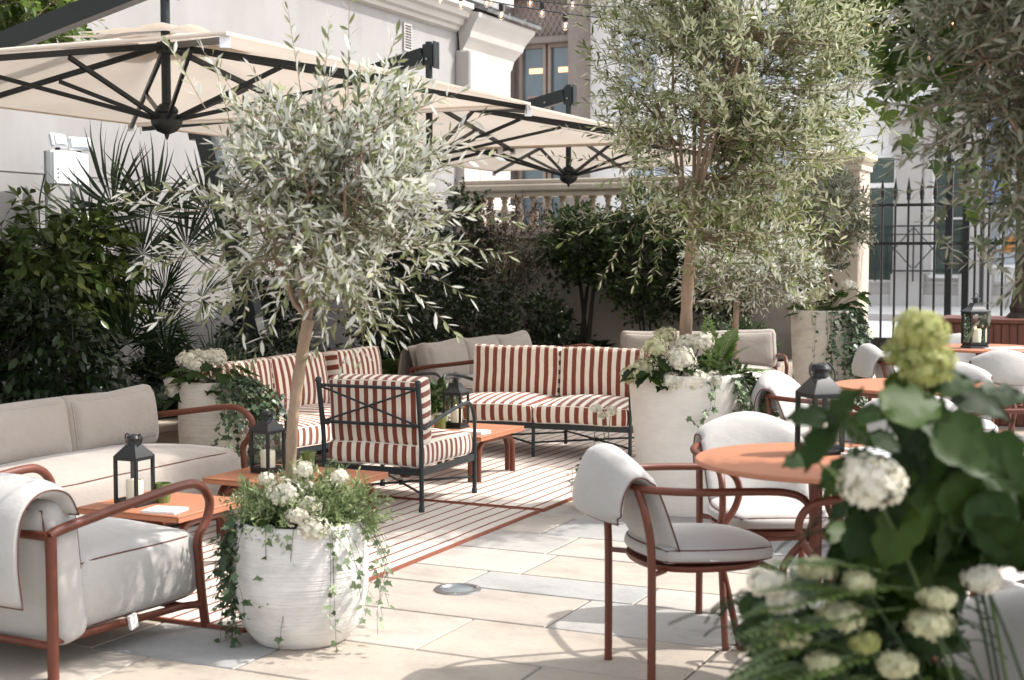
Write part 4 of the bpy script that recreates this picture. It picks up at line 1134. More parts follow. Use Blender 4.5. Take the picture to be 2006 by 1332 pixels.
def booklet(name, label, cat, loc, rz, size, th=.006, m=M_paper, cover=None):
    root = thing(name, label, cat, loc, rz)
    a = MB(); a.box((0, 0, th / 2), (size[0], size[1], th - .002)); put(a, 'pages', M_paper, root)
    a = MB(); a.box((.001, 0, th - .0005), (size[0] + .004, size[1] + .003, .0012)); a.box((.001, 0, .0006), (size[0] + .004, size[1] + .003, .0012)); a.box((-size[0] / 2 - .0015, 0, th / 2), (.0012, size[1] + .003, th)); put(a, 'cover', cover or m, root)
    return root
booklet('booklet', 'thin white booklet lying on the nearest low table in front of the green glass', 'booklet', (*W(4.76, -3.83), .3005), radians(-15), (.15, .12), .010)
booklet('booklet', 'small stack of white paper at the corner of the central low table', 'booklet', (*W(7.66, -3.82), .3005), radians(-30), (.16, .11), .016)

# ---- striped iron seating
def iron_seat(name, label, cat, loc, rz, n, sw, depth, lean=.045, fab=M_stripe, seatd=None, bh=.35, group='striped iron lounge seats', seed=0):
    root = thing(name, label, cat, loc, rz, group)
    W2 = n * sw / 2 + .012; yf = depth / 2; yr = -depth / 2
    r = .0125
    fr = MB()
    for s in (-1, 1):
        fr.tube(catmull([(s * W2, yr, 0), (s * W2, yr, .24), (s * W2, yr - .004, .42), (s * (W2 + .004), yr - lean, .70)], 5), [.0125] * 11 + [.014] * 4 + [.015], 10)
        fr.lathe([(.017, .694), (.018, .702), (.014, .716), (.003, .722)], 10, c=(s * (W2 + .004), yr - lean, 0))
        fr.tube([(s * W2, yf, 0), (s * W2, yf, .25)], r, 10)
        for yy in (yr, yf): fr.lathe([(.016, 0), (.016, .045), (.0125, .05)], 10, c=(s * W2, yy, 0))
        fr.box((s * W2, 0, .228), (.010, depth - .02, .038))
    for yy in (yr, yf): fr.box((0, yy, .228), (2 * W2 - .02, .010, .038))
    if n > 1:
        for yy in (yr, yf): fr.tube([(0, yy, 0), (0, yy, .21)], r, 10)
    put(fr, 'frame', M_iron, root, True, 40)
    for s in (-1, 1):
        a = MB(); a.tube(catmull([(s * W2, yr - lean * .55, .60), (s * W2, yr - .015, .51), (s * W2, yr + .03, .462), (s * W2, yr + .085, .468), (s * W2, -.02, .515), (s * W2, yf - .13, .545), (s * W2, yf - .05, .53), (s * W2, yf - .003, .45), (s * W2, yf + .002, .34), (s * W2, yf, .24)], 5), .011, 9)
        put(a, 'arm', M_iron, root, True, 60)
    bk = MB()
    for z_ in (.675, .475): t = (z_ - .3) / .4; yy = yr - lean * t * .96; bk.tube([(-W2, yy, z_), (W2, yy, z_)], .009, 8)
    for k in range(n):
        x0, x1 = -W2 + 2 * W2 * k / n, -W2 + 2 * W2 * (k + 1) / n
        ya, yb = yr - lean * .42, yr - lean * .90
        bk.tube([(x0, ya, .475), (x1, yb, .672)], .006, 7); bk.tube([(x1, ya - .006, .475), (x0, yb - .006, .672)], .006, 7)
        if k: bk.tube([(x0, yr, .24), (x0, yr - lean, .68)], .009, 8)
    put(bk, 'back_brace', M_iron, root, True, 60)
    st = MB()
    for k in range(n):
        x0, x1 = -W2 + 2 * W2 * k / n, -W2 + 2 * W2 * (k + 1) / n
        st.tube([(x0, yr, .105), (x1, yf, .115)], .007, 7); st.tube([(x1, yr, .115), (x0, yf, .105)], .007, 7)
        st.lathe([(.014, -.014), (.014, .014)], 10, c=((x0 + x1) / 2, 0, .110))
    put(st, 'stretcher', M_iron, root, True, 60)
    for k in range(n):
        xc = -n * sw / 2 + sw * (k + .5)
        cushion('seat_cushion', root, TR(xc, .018, .248 + .0625), fab, M_pipe_white, (sw - .012, depth - .01, .125), r=.022, top=.032, bot=.0, side=.008, seed=seed + k, mode='seat')
        cushion('back_cushion', root, TR(xc, yr + .088, .372 + bh / 2, rx=radians(7 if lean < .06 else 14)), fab, M_pipe_white, (sw - .014, .135, bh), r=.022, top=.022, bot=.018, side=.006, axis='y', seed=seed + 10 + k, mode='back')
    return root
s2c = W(6.556 + .325, -3.604 - .2885)
iron_seat('striped_armchair', 'rust and cream striped armchair seen from behind with dark crossed iron back', 'armchair', (*s2c, 0), radians(-24), 1, .575, .65, seed=1)
f3 = (-.358, -.934); w3 = (.934, -.358)
c3 = (.133 - f3[0] * .34 + .01, 9.52 - f3[1] * .34)
iron_seat('striped_sofa', 'two-seat rust and cream striped sofa facing the camera at the rug end', 'sofa', (*c3, 0), face(*f3), 2, .665, .68, fab=M_stripe_w, seed=3)
iron_seat('striped_sofa', 'two-seat striped sofa seen from its left end behind the thin olive trunk', 'sofa', (*W(7.48, -4.96), 0), F_B, 2, .64, .68, lean=.05, seed=7, fab=M_stripe_w)
iron_seat('striped_armchair', 'striped armchair in the far corner between the two striped sofas', 'armchair', (*W(8.47, -4.93), 0), F_B, 1, .575, .66, seed=11, fab=M_stripe_w)

# ---- beige sofas on terracotta tube frames
def tube_arm(mb, x, yb, yf, zb, zf, r=.0165):
    mb.tube(catmull([(x, yb, zb - .02), (x, yb + .06, zb), (x, (yb + yf) / 2, (zb + zf) / 2 + .006), (x, yf - .14, zf), (x, yf - .04, zf - .012), (x, yf + .025, zf - .07), (x, yf + .01, zf - .145), (x, yf - .035, zf - .205), (x, yf - .03, zf - .28), (x, yf - .012, .12), (x, yf + .005, .0)], 5), r, 10)
def beige_sofa(label, loc, rz, widths, sh=.37, depth=.74, bh=.30, zf=.575, zb=.50, seed=0, flap_end=True, group='beige sofas on terracotta frames', one=False, bz=.66):
    root = thing('beige_sofa', label, 'sofa', loc, rz, group)
    Wd = sum(widths); x0 = -Wd / 2; yf, yb = depth / 2, -depth / 2
    for s in (-1, 1):
        a = MB(); tube_arm(a, s * (Wd / 2 + .03), yb, yf + .03, zb, zf); a.tube([(s * (Wd / 2 + .03), yb, 0), (s * (Wd / 2 + .03), yb, zb - .01)], .0165, 10); put(a, 'arm', M_terra, root, True, 60)
    f = MB()
    for yy in (yb, yf): f.tube([(-Wd / 2 - .03, yy, .075), (Wd / 2 + .03, yy, .075)], .014, 8)
    for s in (-1, 0, 1): f.tube([(s * (Wd / 2 + .03), yb, .075), (s * (Wd / 2 + .03), yf, .075)], .014, 8)
    f.tube([(-Wd / 2 - .03, yb, zb - .02), (Wd / 2 + .03, yb, zb - .02)], .014, 8)
    put(f, 'frame', M_terra, root, True, 60)
    cushion('seat_cushion', root, TR(0, .02, .10 + (sh - .10) / 2), M_linen, M_pipe_red, (Wd, depth - .03, sh - .10), r=.05, top=.05, bot=0, side=.012, seed=seed, pr=.0032)
    x = x0
    if one: widths = [Wd]
    for k, w in enumerate(widths):
        xc = x + w / 2; x += w; h_ = bz - sh + .02
        cushion('back_cushion', root, TR(xc, yb + .10, sh - .0 + h_ / 2, rx=radians(9), ry=radians((-1) ** k * 1.0)), M_linen, M_linen, (w - .006, .14, h_), r=.045, top=.045, bot=.03, side=.02, axis='y', seed=seed + k + 1, mode='back', crush=.03, pr=.004)
    if flap_end:
        slab('back_drape', root, [(yb + .03, sh + .02), (yb - .02, bz - .07), (yb - .055, bz - .01), (yb - .11, bz - .05), (yb - .135, sh + .08), (yb - .13, sh + .0)], Wd / 2 - .01, .035, M_linen, M_pipe_red)
    return root
beige_sofa('long beige linen sofa with terracotta arm along the left edge', (*W(5.13, -4.77), 0), F_B, [.655, .655, .655], seed=20, depth=.70, bz=.64)
beige_sofa('beige sofa with loose cushions half hidden behind the striped sofa facing camera', (*W(10.62, -4.99), 0), F_B, [.64, .64, .64], seed=30)
beige_sofa('beige sofa with one long backrest under the trees beyond the tall smooth pot', (1.66, 12.55, 0), radians(176), [1.36], one=True, seed=40, zf=.50, zb=.47)

# ---- foreground armchair
ar = radians(-28)
root = thing('lounge_armchair', 'pale linen lounge armchair with terracotta tube frame in the left foreground', 'armchair', (-1.662, 5.04, 0), ar)
xr = .40; yb, yf = -.37, .37
for s in (-1, 1):
    a = MB(); a.tube(catmull([(s * xr, yb - .01, .475), (s * xr, yb + .05, .490), (s * xr, -.05, .520), (s * xr, yf - .12, .548), (s * xr, yf - .02, .535), (s * xr, yf + .035, .475), (s * xr, yf + .02, .405), (s * xr, yf - .03, .345), (s * xr, yf - .028, .27), (s * xr, yf - .012, .12), (s * xr, yf + .008, 0)], 6), .0175, 12); put(a, 'arm', M_terra, root, True, 60)
    a = MB(); a.tube([(s * xr, yb, 0), (s * xr, yb, .475)], .019, 12); put(a, 'leg', M_terra, root, True, 60)
a = MB()
for s in (-1, 1): a.tube(bend([(s * xr, yb, .115), (s * .36, yb + .04, .115), (s * .36, yf - .06, .095), (s * xr, yf - .015, .095)], .05), .014, 8)
a.tube([(-xr, yb, .115), (xr, yb, .115)], .014, 8); a.tube([(-.36, .3, .095), (.36, .3, .095)], .014, 8); a.tube([(-xr, yb - .01, .475), (xr, yb - .01, .475)], .016, 8)
put(a, 'frame', M_terra, root, True, 60)
cushion('seat_cushion', root, TR(0, .085, .115 + .125), M_linen_light, M_pipe_red, (.74, .60, .25), r=.05, top=.045, bot=.0, side=.022, seed=50, pr=.0032)
cushion('back_cushion', root, TR(0, -.275, .10 + .24, rx=radians(7)), M_linen_light, M_pipe_red, (.75, .17, .48), r=.05, top=.03, bot=.03, side=.012, axis='y', seed=52, mode='back', pr=.0032)
slab('back_drape', root, [(-.27, .53), (-.31, .60), (-.38, .628), (-.46, .615), (-.515, .55), (-.53, .42), (-.515, .27)], .425, .07, M_linen_light, M_pipe_red, seed=4)
for (x, y, z) in ((.378, .02, .105),):
    a = MB(); a.box((0, 0, 0), (.012, .035, .05), M=TR(x, y, z, rx=.2)); put(a, 'fabric_label', M_label, root)

# ---- dining chairs
def dining_chair(label, loc, dx, dy):
    root = thing('dining_chair', label, 'chair', (loc[0], loc[1], 0), face(dx, dy), 'terracotta dining chairs with pale cushions')
    r = .0125
    f = MB()
    left = [(-.262, .285, 0), (-.258, .235, .20), (-.255, .195, .37), (-.262, .215, .43), (-.272, .265, .49), (-.278, .285, .555), (-.275, .255, .612), (-.272, .185, .637), (-.272, .05, .645), (-.268, -.08, .648), (-.235, -.20, .652), (-.15, -.272, .655), (0, -.297, .656)]
    pts = left + [(-x, y, z) for x, y, z in left[:-1][::-1]]
    f.tube(catmull(pts, 5), r, 12); put(f, 'arm_frame', M_terra, root, True, 60)
    for s in (-1, 1):
        l = MB(); l.tube(catmull([(s * .205, -.225, 0), (s * .205, -.225, .25), (s * .205, -.228, .46), (s * .20, -.245, .57), (s * .175, -.262, .65)], 5), .0135, 12)
        l.lathe([(.0145, 0), (.0145, .012)], 10, c=(s * .205, -.225, 0)); put(l, 'leg', M_terra, root, True, 60)
    p = MB(); n = 28
    vs = []; fs = []
    for k in range(n):
        a = 2 * pi * k / n; cx, cy = cos(a), sin(a); rr = .215 / (abs(cx) ** 2.6 + abs(cy) ** 2.6) ** (1 / 2.6)
        vs += [(rr * cx, rr * cy * 1.0, .392), (rr * cx * .97, rr * cy * .97, .383), (rr * cx, rr * cy, .402)]
    fs.append(tuple(3 * k + 2 for k in range(n))); fs.append(tuple(3 * k + 1 for k in range(n))[::-1])
    for k in range(n): j = (k + 1) % n; fs += [(3 * k + 1, 3 * j + 1, 3 * j, 3 * k), (3 * k, 3 * j, 3 * j + 2, 3 * k + 2)]
    p.add(vs, fs)
    p.tube([(-.205, -.225, .385), (-.15, -.16, .385)], .009, 7); p.tube([(.205, -.225, .385), (.15, -.16, .385)], .009, 7); p.tube([(-.256, .195, .375), (.256, .195, .375)], .0105, 8)
    put(p, 'seat_pan', M_terra, root, True, 40)
    V, F, UV, loops = soft_box(.43, .43, .05, r=.022, top=.028, bot=.0, side=.01, seed=3)
    def rnd(v):
        x, y, z = v; k = 1 - .16 * (abs(x) / .215) ** 2 * (abs(y) / .215) ** 2 * 1.0; return (x * k, y * k + .012, z + .432)
    sc = raw_obj('seat_cushion', [rnd(v) for v in V], F, M_linen_light, root, uv=UV)
    m_ = MB(); m_.tube([rnd(v) for v in loops[0]], .0038, 6, closed=True); m_.tube([rnd((v[0], v[1], v[2] - .0)) for v in loops[1]], .0028, 6, closed=True); put(m_, 'piping', M_pipe_red, sc, True)
    slab('back_cushion', root, [(-.175, .455), (-.205, .54), (-.235, .63), (-.262, .705), (-.295, .742), (-.335, .732), (-.362, .67), (-.372, .60), (-.366, .545)], .205, .048, M_linen_light, M_pipe_red, bendk=1.15, seed=2, droop=.055, wfn=lambda t: .96 + .05 * sin(t * 3.1) - (.08 if t > .93 else 0) - (.04 if .42 < t < .55 else 0))
    m_ = MB(); m_.box((.222, -.02, .430), (.004, .035, .016)); put(m_, 'fabric_label', M_label, root)
    return root
ch = dining_chair('dining chair with folded pale back cushion, side-on at left of the nearest round table', (.598, 4.62), .965, .262)
def chair_copy(label, x, y, dx, dy):
    c = copy_tree(ch); c.location = (x, y, 0); c.rotation_euler = (0, 0, face(dx, dy)); c['label'] = label; return c
chair_copy('dining chair facing the camera on the far side of the nearest round table', .955, 5.19, .16, -.985)
chair_copy('dining chair tucked into the nearest table, mostly hidden by the hydrangea leaves', 1.24, 4.45, -.93, .36)
chair_copy('dining chair cropped by the lower right corner of the photo', 1.20, 2.74, .75, .66)
chair_copy('dining chair left of the middle round table with its side turned', 1.63, 7.30, .86, -.50)
chair_copy('dining chair seen from behind on the near side of the middle round table', 1.815, 6.62, .10, .99)
chair_copy('dining chair facing the camera beyond the middle round table', 2.44, 7.78, -.25, -.97)
chair_copy('dining chair right of the middle round table, arms towards the camera left', 2.42, 6.90, -.98, .1)
chair_copy('dining chair seen from behind on the near side of the farthest round table', 3.16, 9.42, .0, 1.0)
chair_copy('dining chair with rolled cushion at left of the farthest round table', 2.74, 9.72, 1.0, .05)
chair_copy('dining chair facing the camera beyond the farthest round table', 3.42, 10.66, -.1, -.99)

def round_table(label, x, y, rz=0.0, D=.80):
    root = thing('round_table', label, 'table', (x, y, 0), rz, 'round terracotta dining tables')
    m_ = MB(); m_.lathe([(D / 2 - .012, .722), (D / 2, .727), (D / 2, .736), (D / 2 - .004, .740), (.01, .740)], 72); put(m_, 'table_top', M_terra_top, root, True, 30)
    m_ = MB(); m_.lathe([(.10, .700), (.13, .722)], 20)
    for k in range(4): a = k * pi / 2 + .3; m_.box((0, 0, .712), (.5, .03, .016), rz=a) if k < 2 else None
    put(m_, 'bracket', M_terra, root, True, 30)
    for k in range(3):
        a = k * 2 * pi / 3; c, s = cos(a), sin(a); rr = .045
        l = MB(); l.tube(bend([(rr * c, rr * s, .715), (rr * c, rr * s, .10), (.25 * c, .25 * s, .118), (.43 * c, .43 * s, .118), (.50 * c, .50 * s, .0)], .09, 7), .019, 12)
        l.lathe([(.021, 0), (.021, .012)], 10, c=(.50 * c, .50 * s, 0)); put(l, 'leg', M_terra, root, True, 60)
    for a in (0.9, 2.6, 4.2):
        l = MB(); l.lathe([(.014, .695), (.016, .705), (.016, .722)], 12, c=(.27 * cos(a), .27 * sin(a), 0)); put(l, 'knob', M_black, root, True)
    return root
round_table('nearest round terracotta table carrying a large blurred lantern and books', .975, 4.42, radians(110))
round_table('middle round terracotta table, bare top behind the lantern', 1.985, 6.95, radians(20))
round_table('farthest round terracotta table with a lit lantern near the railings', 3.27, 9.80, radians(50))
lantern('ring', 'large black lantern with ring handle on the nearest round table', (.99, 4.55, .740), radians(20), S=.92)
lantern('pagoda', 'black pagoda-roofed lantern with lit candle on the farthest round table', (3.17, 9.72, .740), radians(10), lit=True, S=1.12)
lx = booklet('book', 'white book with black pattern on the nearest round table', 'book', (1.18, 4.42, .7405), radians(12), (.24, .17), .012)
booklet('magazine', 'patterned magazine lying on top of the book', 'magazine', (1.185, 4.50, .7535), radians(22), (.21, .15), .006, cover=None)
for (bx_, by_, bz_, r_) in ((1.18, 4.42, .7535, 12), (1.185, 4.50, .7600, 22)):
    pass
pt = MB()
for i in range(5):
    for j in range(3): pt.add([(.021 * cos(t) * 1.0 - .085 + i * .042, .010 * sin(t) - .04 + j * .04, 0) for t in np.linspace(0, 2 * pi, 9)[:-1]], [tuple(range(8))])
mag = [o for o in COL.objects if o.name.startswith('magazine')][0]
o = put(pt, 'printed_pattern', M_black, mag); o.location = (0, 0, .0068)
booklet('menu', 'white paper menu lying on the farthest round table beside the lantern', 'menu', (3.36, 9.66, .7405), radians(8), (.30, .18), .004)

# ---------------------------------------------------------------- rugs
M_rug, _t, _b = nt('striped_rug')
_tc = _t.nodes.new('ShaderNodeTexCoord'); _sp = _t.nodes.new('ShaderNodeSeparateXYZ'); _t.links.new(_tc.outputs['Object'], _sp.inputs[0])
_n = noise(_t, 1.6, 3, stretch=(1.5, 1, 1)); _ma = _t.nodes.new('ShaderNodeMath'); _ma.operation = 'MULTIPLY_ADD'; _ma.inputs[1].default_value = .020
_t.links.new(_n.outputs[0], _ma.inputs[0]); _t.links.new(_sp.outputs[0], _ma.inputs[2])
_d = _t.nodes.new('ShaderNodeMath'); _d.operation = 'DIVIDE'; _d.inputs[1].default_value = .088; _t.links.new(_ma.outputs[0], _d.inputs[0])
_f = _t.nodes.new('ShaderNodeMath'); _f.operation = 'FRACT'; _t.links.new(_d.outputs[0], _f.inputs[0])
_r = ramp(_t, _f.outputs[0], [(0, (.18, .050, .028)), (.155, (.17, .048, .028)), (.175, (.57, .52, .46)), (.98, (.57, .52, .46))])
_n2 = noise(_t, 160, 2, stretch=(1, .3, 1)); _rr = ramp(_t, _n2.outputs[0], [(.3, (.75, .75, .75)), (.65, (1.03, 1.03, 1.03))]); _mx = _t.nodes.new('ShaderNodeMix'); _mx.data_type = 'RGBA'; _mx.blend_type = 'MULTIPLY'; _mx.inputs[0].default_value = .5
_t.links.new(_r.outputs[0], _mx.inputs[6]); _t.links.new(_rr.outputs[0], _mx.inputs[7]); _t.links.new(_mx.outputs[2], _b.inputs['Base Color']); _b.inputs['Roughness'].default_value = .95
_n3 = noise(_t, 2.2, 2); bumpn(_t, _b, _n3.outputs[0], .6, .05)
def rug(label, a0, a1, b0, b1, z=.018, hem=True):
    root = thing('striped_rug', label, 'rug', (*W((a0 + a1) / 2, (b0 + b1) / 2), 0), RZ_COURT)
    w, d = b1 - b0, a1 - a0; nx, ny = 30, 30; V = []; F = []
    for j in range(ny + 1):
        for i in range(nx + 1):
            x = -w / 2 + w * i / nx; y = -d / 2 + d * j / ny
            V.append((x, y, z + .0025 * sin(x * 7 + y * 2) * sin(y * 5)))
    for j in range(ny):
        for i in range(nx): k = j * (nx + 1) + i; F.append((k, k + 1, k + nx + 2, k + nx + 1))
    raw_obj('weave', V, F, M_rug, root)
    m_ = MB()
    for s in (-1, 1): m_.box((s * (w / 2 - .005), 0, z / 2 + .003), (.014, d + .01, z)); m_.box((0, s * (d / 2 - .005), z / 2 + .003), (w - .012, .014, z - .001))
    put(m_, 'border', M_pipe_rust, root)
    return root
M_pipe_rust = mat('rust_binding', (.22, .07, .04), .8, .1, 30)
rug('cream outdoor rug with thin rust stripes, the near one under the low tables', 4.21, 6.865, -6.0, -3.04)
rug('cream outdoor rug with thin rust stripes, the far one under the striped sofas', 6.90, 10.2, -6.0, -3.03, z=.019)

# in-ground light
gl_ = thing('recessed_floor_light', 'round steel in-ground light set in a grey paving slab', 'floor light', (-.2225, 5.76, 0))
m_ = MB(); m_.lathe([(.098, .004), (.096, .013), (.074, .015), (.072, .011)], 40); put(m_, 'ring', M_chrome, gl_, True, 30)
m_ = MB(); m_.lathe([(.073, .008), (.06, .0125), (.001, .0135)], 32); put(m_, 'lens', mat('frosted_lens', (.16, .19, .20), .15, .15, 30), gl_, True, 30)
for k in range(3):
    m_ = MB(); m_.lathe([(.006, .014), (.005, .0165)], 10, c=(.085 * cos(.4 + k * 2.09), .085 * sin(.4 + k * 2.09), 0)); put(m_, 'screw', M_chrome, gl_)

# ================================================================ PARASOLS
def parasol():
    root = thing('cantilever_parasol', 'x', 'parasol', (0, 0, 0), RZ_COURT, 'beige cantilever parasols')
    h = 1.5; ze = 2.28; za = 2.58
    # canopy : 8 gores, sagging between ribs
    pts = [(h, h), (0, h), (-h, h), (-h, 0), (-h, -h), (0, -h), (h, -h), (h, 0)]
    V = []; F = []; n = 8; m = 6
    rows = []
    for g_ in range(8):
        p, q = pts[g_], pts[(g_ + 1) % 8]
        grid = []
        for i in range(n + 1):
            t = .13 + .87 * i / n; row = []
            for j in range(m + 1):
                s = j / m; x = (p[0] * (1 - s) + q[0] * s) * t; y = (p[1] * (1 - s) + q[1] * s) * t
                z = za + (ze - za) * t - .05 * sin(pi * s) * t * (1 - t) * 2
                row.append(len(V)); V.append((x, y, z))
            grid.append(row)
        for i in range(n):
            for j in range(m): F.append((grid[i][j], grid[i][j + 1], grid[i + 1][j + 1], grid[i + 1][j]))
    can = raw_obj('canopy', V, F, M_canvas, root)
    import bmesh
    bm = bmesh.new(); bm.from_mesh(can.data); bmesh.ops.remove_doubles(bm, verts=bm.verts, dist=1e-4); bm.to_mesh(can.data); bm.free(); can.data.polygons.foreach_set('use_smooth', [True] * len(can.data.polygons))
    V = []; F = []
    for g_ in range(8):
        p, q = pts[g_], pts[(g_ + 1) % 8]; k0 = len(V)
        for i in range(4):
            t = .015 + .24 * i / 3
            for j in range(5):
                s = j / 4; V.append(((p[0] * (1 - s) + q[0] * s) * t, (p[1] * (1 - s) + q[1] * s) * t, za + .015 - .20 * t + .014 * sin(pi * s * 1.0) * (i == 3) + .012 * sin(g_ * 2 + s * 6) * (i > 1)))
        for i in range(3):
            for j in range(4): a = k0 + i * 5 + j; F.append((a, a + 1, a + 6, a + 5))
    raw_obj('vent_flap', V, F, M_canvas, can)
    hem = MB()
    for g_ in range(8):
        p, q = pts[g_], pts[(g_ + 1) % 8]
        hem.beam((p[0], p[1], ze - .008), (q[0], q[1], ze - .008), .006, .03) if False else None
    L = []
    for g_ in range(8):
        p, q = pts[g_], pts[(g_ + 1) % 8]
        for j in range(m): s = j / m; L.append((p[0] * (1 - s) + q[0] * s, p[1] * (1 - s) + q[1] * s, ze - .012))
    n_ = len(L); Vh = L + [(x, y, z + .016) for x, y, z in L] ; Vh += [(x * 1.003, y * 1.003, z) for x, y, z in L] + [(x * 1.003, y * 1.003, z + .016) for x, y, z in L]
    Fh = []
    for i in range(n_): j = (i + 1) % n_; Fh += [(i, j, n_ + j, n_ + i), (2 * n_ + i, 3 * n_ + i, 3 * n_ + j, 2 * n_ + j), (i, 2 * n_ + i, 2 * n_ + j, j)]
    raw_obj('hem', Vh, Fh, M_canvas, can, smooth=False)
    for (x, y) in pts:
        L = sqrt(x * x + y * y); ux, uy = x / L, y / L
        r_ = MB(); r_.beam((ux * .07, uy * .07, za - .075), (x * .985, y * .985, ze - .028), .020, .029)
        rb = put(r_, 'rib', M_umb, root)
        k = .50; s_ = MB(); s_.beam((ux * .055, uy * .055, 2.115), (x * k, y * k, za - .075 + (ze - .028 - za + .075) * k - .02), .017, .023); put(s_, 'strut', M_umb, rb)
        b_ = MB(); b_.box((0, 0, 0), (.045, .006, .05), M=TR(x * .99, y * .99, ze - .035, rz=atan2(y, x) + pi / 2)); put(b_, 'end_bracket', M_wbox, rb)
    m_ = MB(); m_.tube([(0, 0, 2.10), (0, 0, 2.96)], .026, 14); m_.lathe([(.05, za - .11), (.055, za - .08), (.05, za - .05)], 14); put(m_, 'pole', M_umb, root, True, 40)
    m_ = MB(); m_.lathe([(.003, 2.005), (.010, 2.02), (.014, 2.035), (.052, 2.05), (.080, 2.08), (.086, 2.105), (.076, 2.135), (.058, 2.15), (.064, 2.157), (.062, 2.17), (.050, 2.185), (.034, 2.20)], 18); put(m_, 'hub', M_umb, root, True, 50)
    mt = (-2.07, 0, 2.42)
    m_ = MB(); m_.beam((-1.36, 0, .02), mt, .11, .15, up=(1, 0, 0)); mast = put(m_, 'mast', M_umb, root)
    m_ = MB(); m_.box((-1.6, -.072, 1.18), (.12, .05, .17), bev=.01); cb = put(m_, 'crank_box', M_black, mast)
    m_ = MB(); m_.tube([(-1.585, -.10, 1.20), (-1.50, -.13, 1.17), (-1.44, -.14, 1.02)], .006, 8); put(m_, 'crank_handle', M_chrome, cb, True)
    m_ = MB(); m_.beam((-1.455, -.078, .72), (-1.50, -.078, .88), .07, .003, up=(0, 1, 0)); put(m_, 'label_plate', M_paper, mast)
    ta = (.02, 0, 2.885)
    m_ = MB(); m_.beam((-2.20, 0, 2.36), (-.04, 0, 2.86), .075, .115); arm = put(m_, 'arm', M_umb, root)
    m_ = MB(); m_.box((0, 0, 2.86), (.10, .05, .17), bev=.01); m_.box((.06, 0, 2.86), (.012, .09, .20), bev=.004); put(m_, 'arm_end', M_umb, arm)
    for yy in (-.05, .05):
        for (x, z) in ((-.22, 2.80), (0, 2.83)):
            m_ = MB(); m_.lathe([(.011, 0), (.009, .012)], 8); o = put(m_, 'bolt', M_chrome, arm); o.location = (x, yy * (1.0 if x else .62), z); o.rotation_euler = (radians(90 if yy < 0 else -90), 0, 0)
    m_ = MB(); m_.beam((-1.88, 0, 1.75), (-1.50, 0, 2.46), .045, .045, up=(1, 0, 0)); put(m_, 'brace', M_umb, root)
    m_ = MB(); m_.box((-1.36, 0, .02), (.7, .7, .04), bev=.01); put(m_, 'base_plate', M_umb, root)
    return root
pa = parasol(); pa['label'] = 'nearest beige cantilever parasol, hub and ribs overhead at upper left'; pa.location = (*W(6.30, -5.02), 0)
pb = copy_tree(pa); pb['label'] = 'middle beige cantilever parasol, mostly hidden behind the front olive tree'; pb.location = (*W(9.45, -5.09), 0)
pc = copy_tree(pa); pc['label'] = 'farthest beige cantilever parasol with its hub above the striped sofa'; pc.location = (*W(12.36, -5.18), 0)

# ================================================================ POTS
def pot(label, loc, prof, m, soil_z, soil_r, group='white planter pots', wob=.004, rz=0, ribs=0):
    root = thing('planter_pot', label, 'planter', (loc[0], loc[1], 0), rz, group)
    P = [(p[0], 0, p[1]) for p in prof]; C = catmull(P, 6)
    pr = [(max(.001, p[0]), p[2]) for p in C]
    if ribs: pr2 = [(r + .0012 * sin(z * ribs), z) for r, z in pr]; pr = pr2
    R, zt = prof[-1]
    pr += [(R - .004, zt + .006), (R - .020, zt + .006), (R - .026, zt - .004), (R - .030, zt - .10)]
    m_ = MB(); m_.lathe(pr, 56, wob=wob); put(m_, 'pot_body', m, root, True, 60)
    m_ = MB(); m_.lathe([(soil_r, soil_z - .01), (soil_r, soil_z), (.01, soil_z + .012)], 24); put(m_, 'soil', M_soil, root, True)
    return root
P1 = (-.755, 5.03)
pot('round white pot with fine horizontal ribs in front of the rug', P1, [(.13, .0), (.165, .012), (.207, .07), (.234, .16), (.241, .26), (.236, .36), (.228, .435)], M_pot_rib, .40, .20)
P2 = (.945, 7.62)
pot('large smooth white pot between the lounge and dining areas', P2, [(.235, 0), (.25, .02), (.262, .15), (.282, .35), (.302, .55), (.318, .745)], M_pot_smooth, .69, .29)
P4 = (2.31, 10.5)
pot('tall ribbed pale pot with ivy in front of the gate pier', P4, [(.17, 0), (.18, .02), (.19, .12), (.215, .40), (.238, .70), (.245, .85), (.242, .965)], M_pot_sand, .91, .215)
P5 = W(6.62, -4.97)
pot('ribbed cream pot with white hydrangea beside the end of the beige sofa', P5, [(.13, 0), (.14, .015), (.17, .12), (.194, .28), (.200, .42), (.196, .54), (.188, .655)], M_pot_sand, .61, .165)
P3 = (.47, 7.62)
pot('small low pot mostly hidden behind the dining chair back', P3, [(.10, 0), (.12, .01), (.13, .08), (.135, .17)], M_pot_smooth, .15, .11)
P6 = (1.50, 9.55)
pot('white pot of the slim olive hidden behind the large smooth pot', P6, [(.17, 0), (.18, .02), (.20, .2), (.22, .45), (.225, .6)], M_pot_smooth, .56, .19)

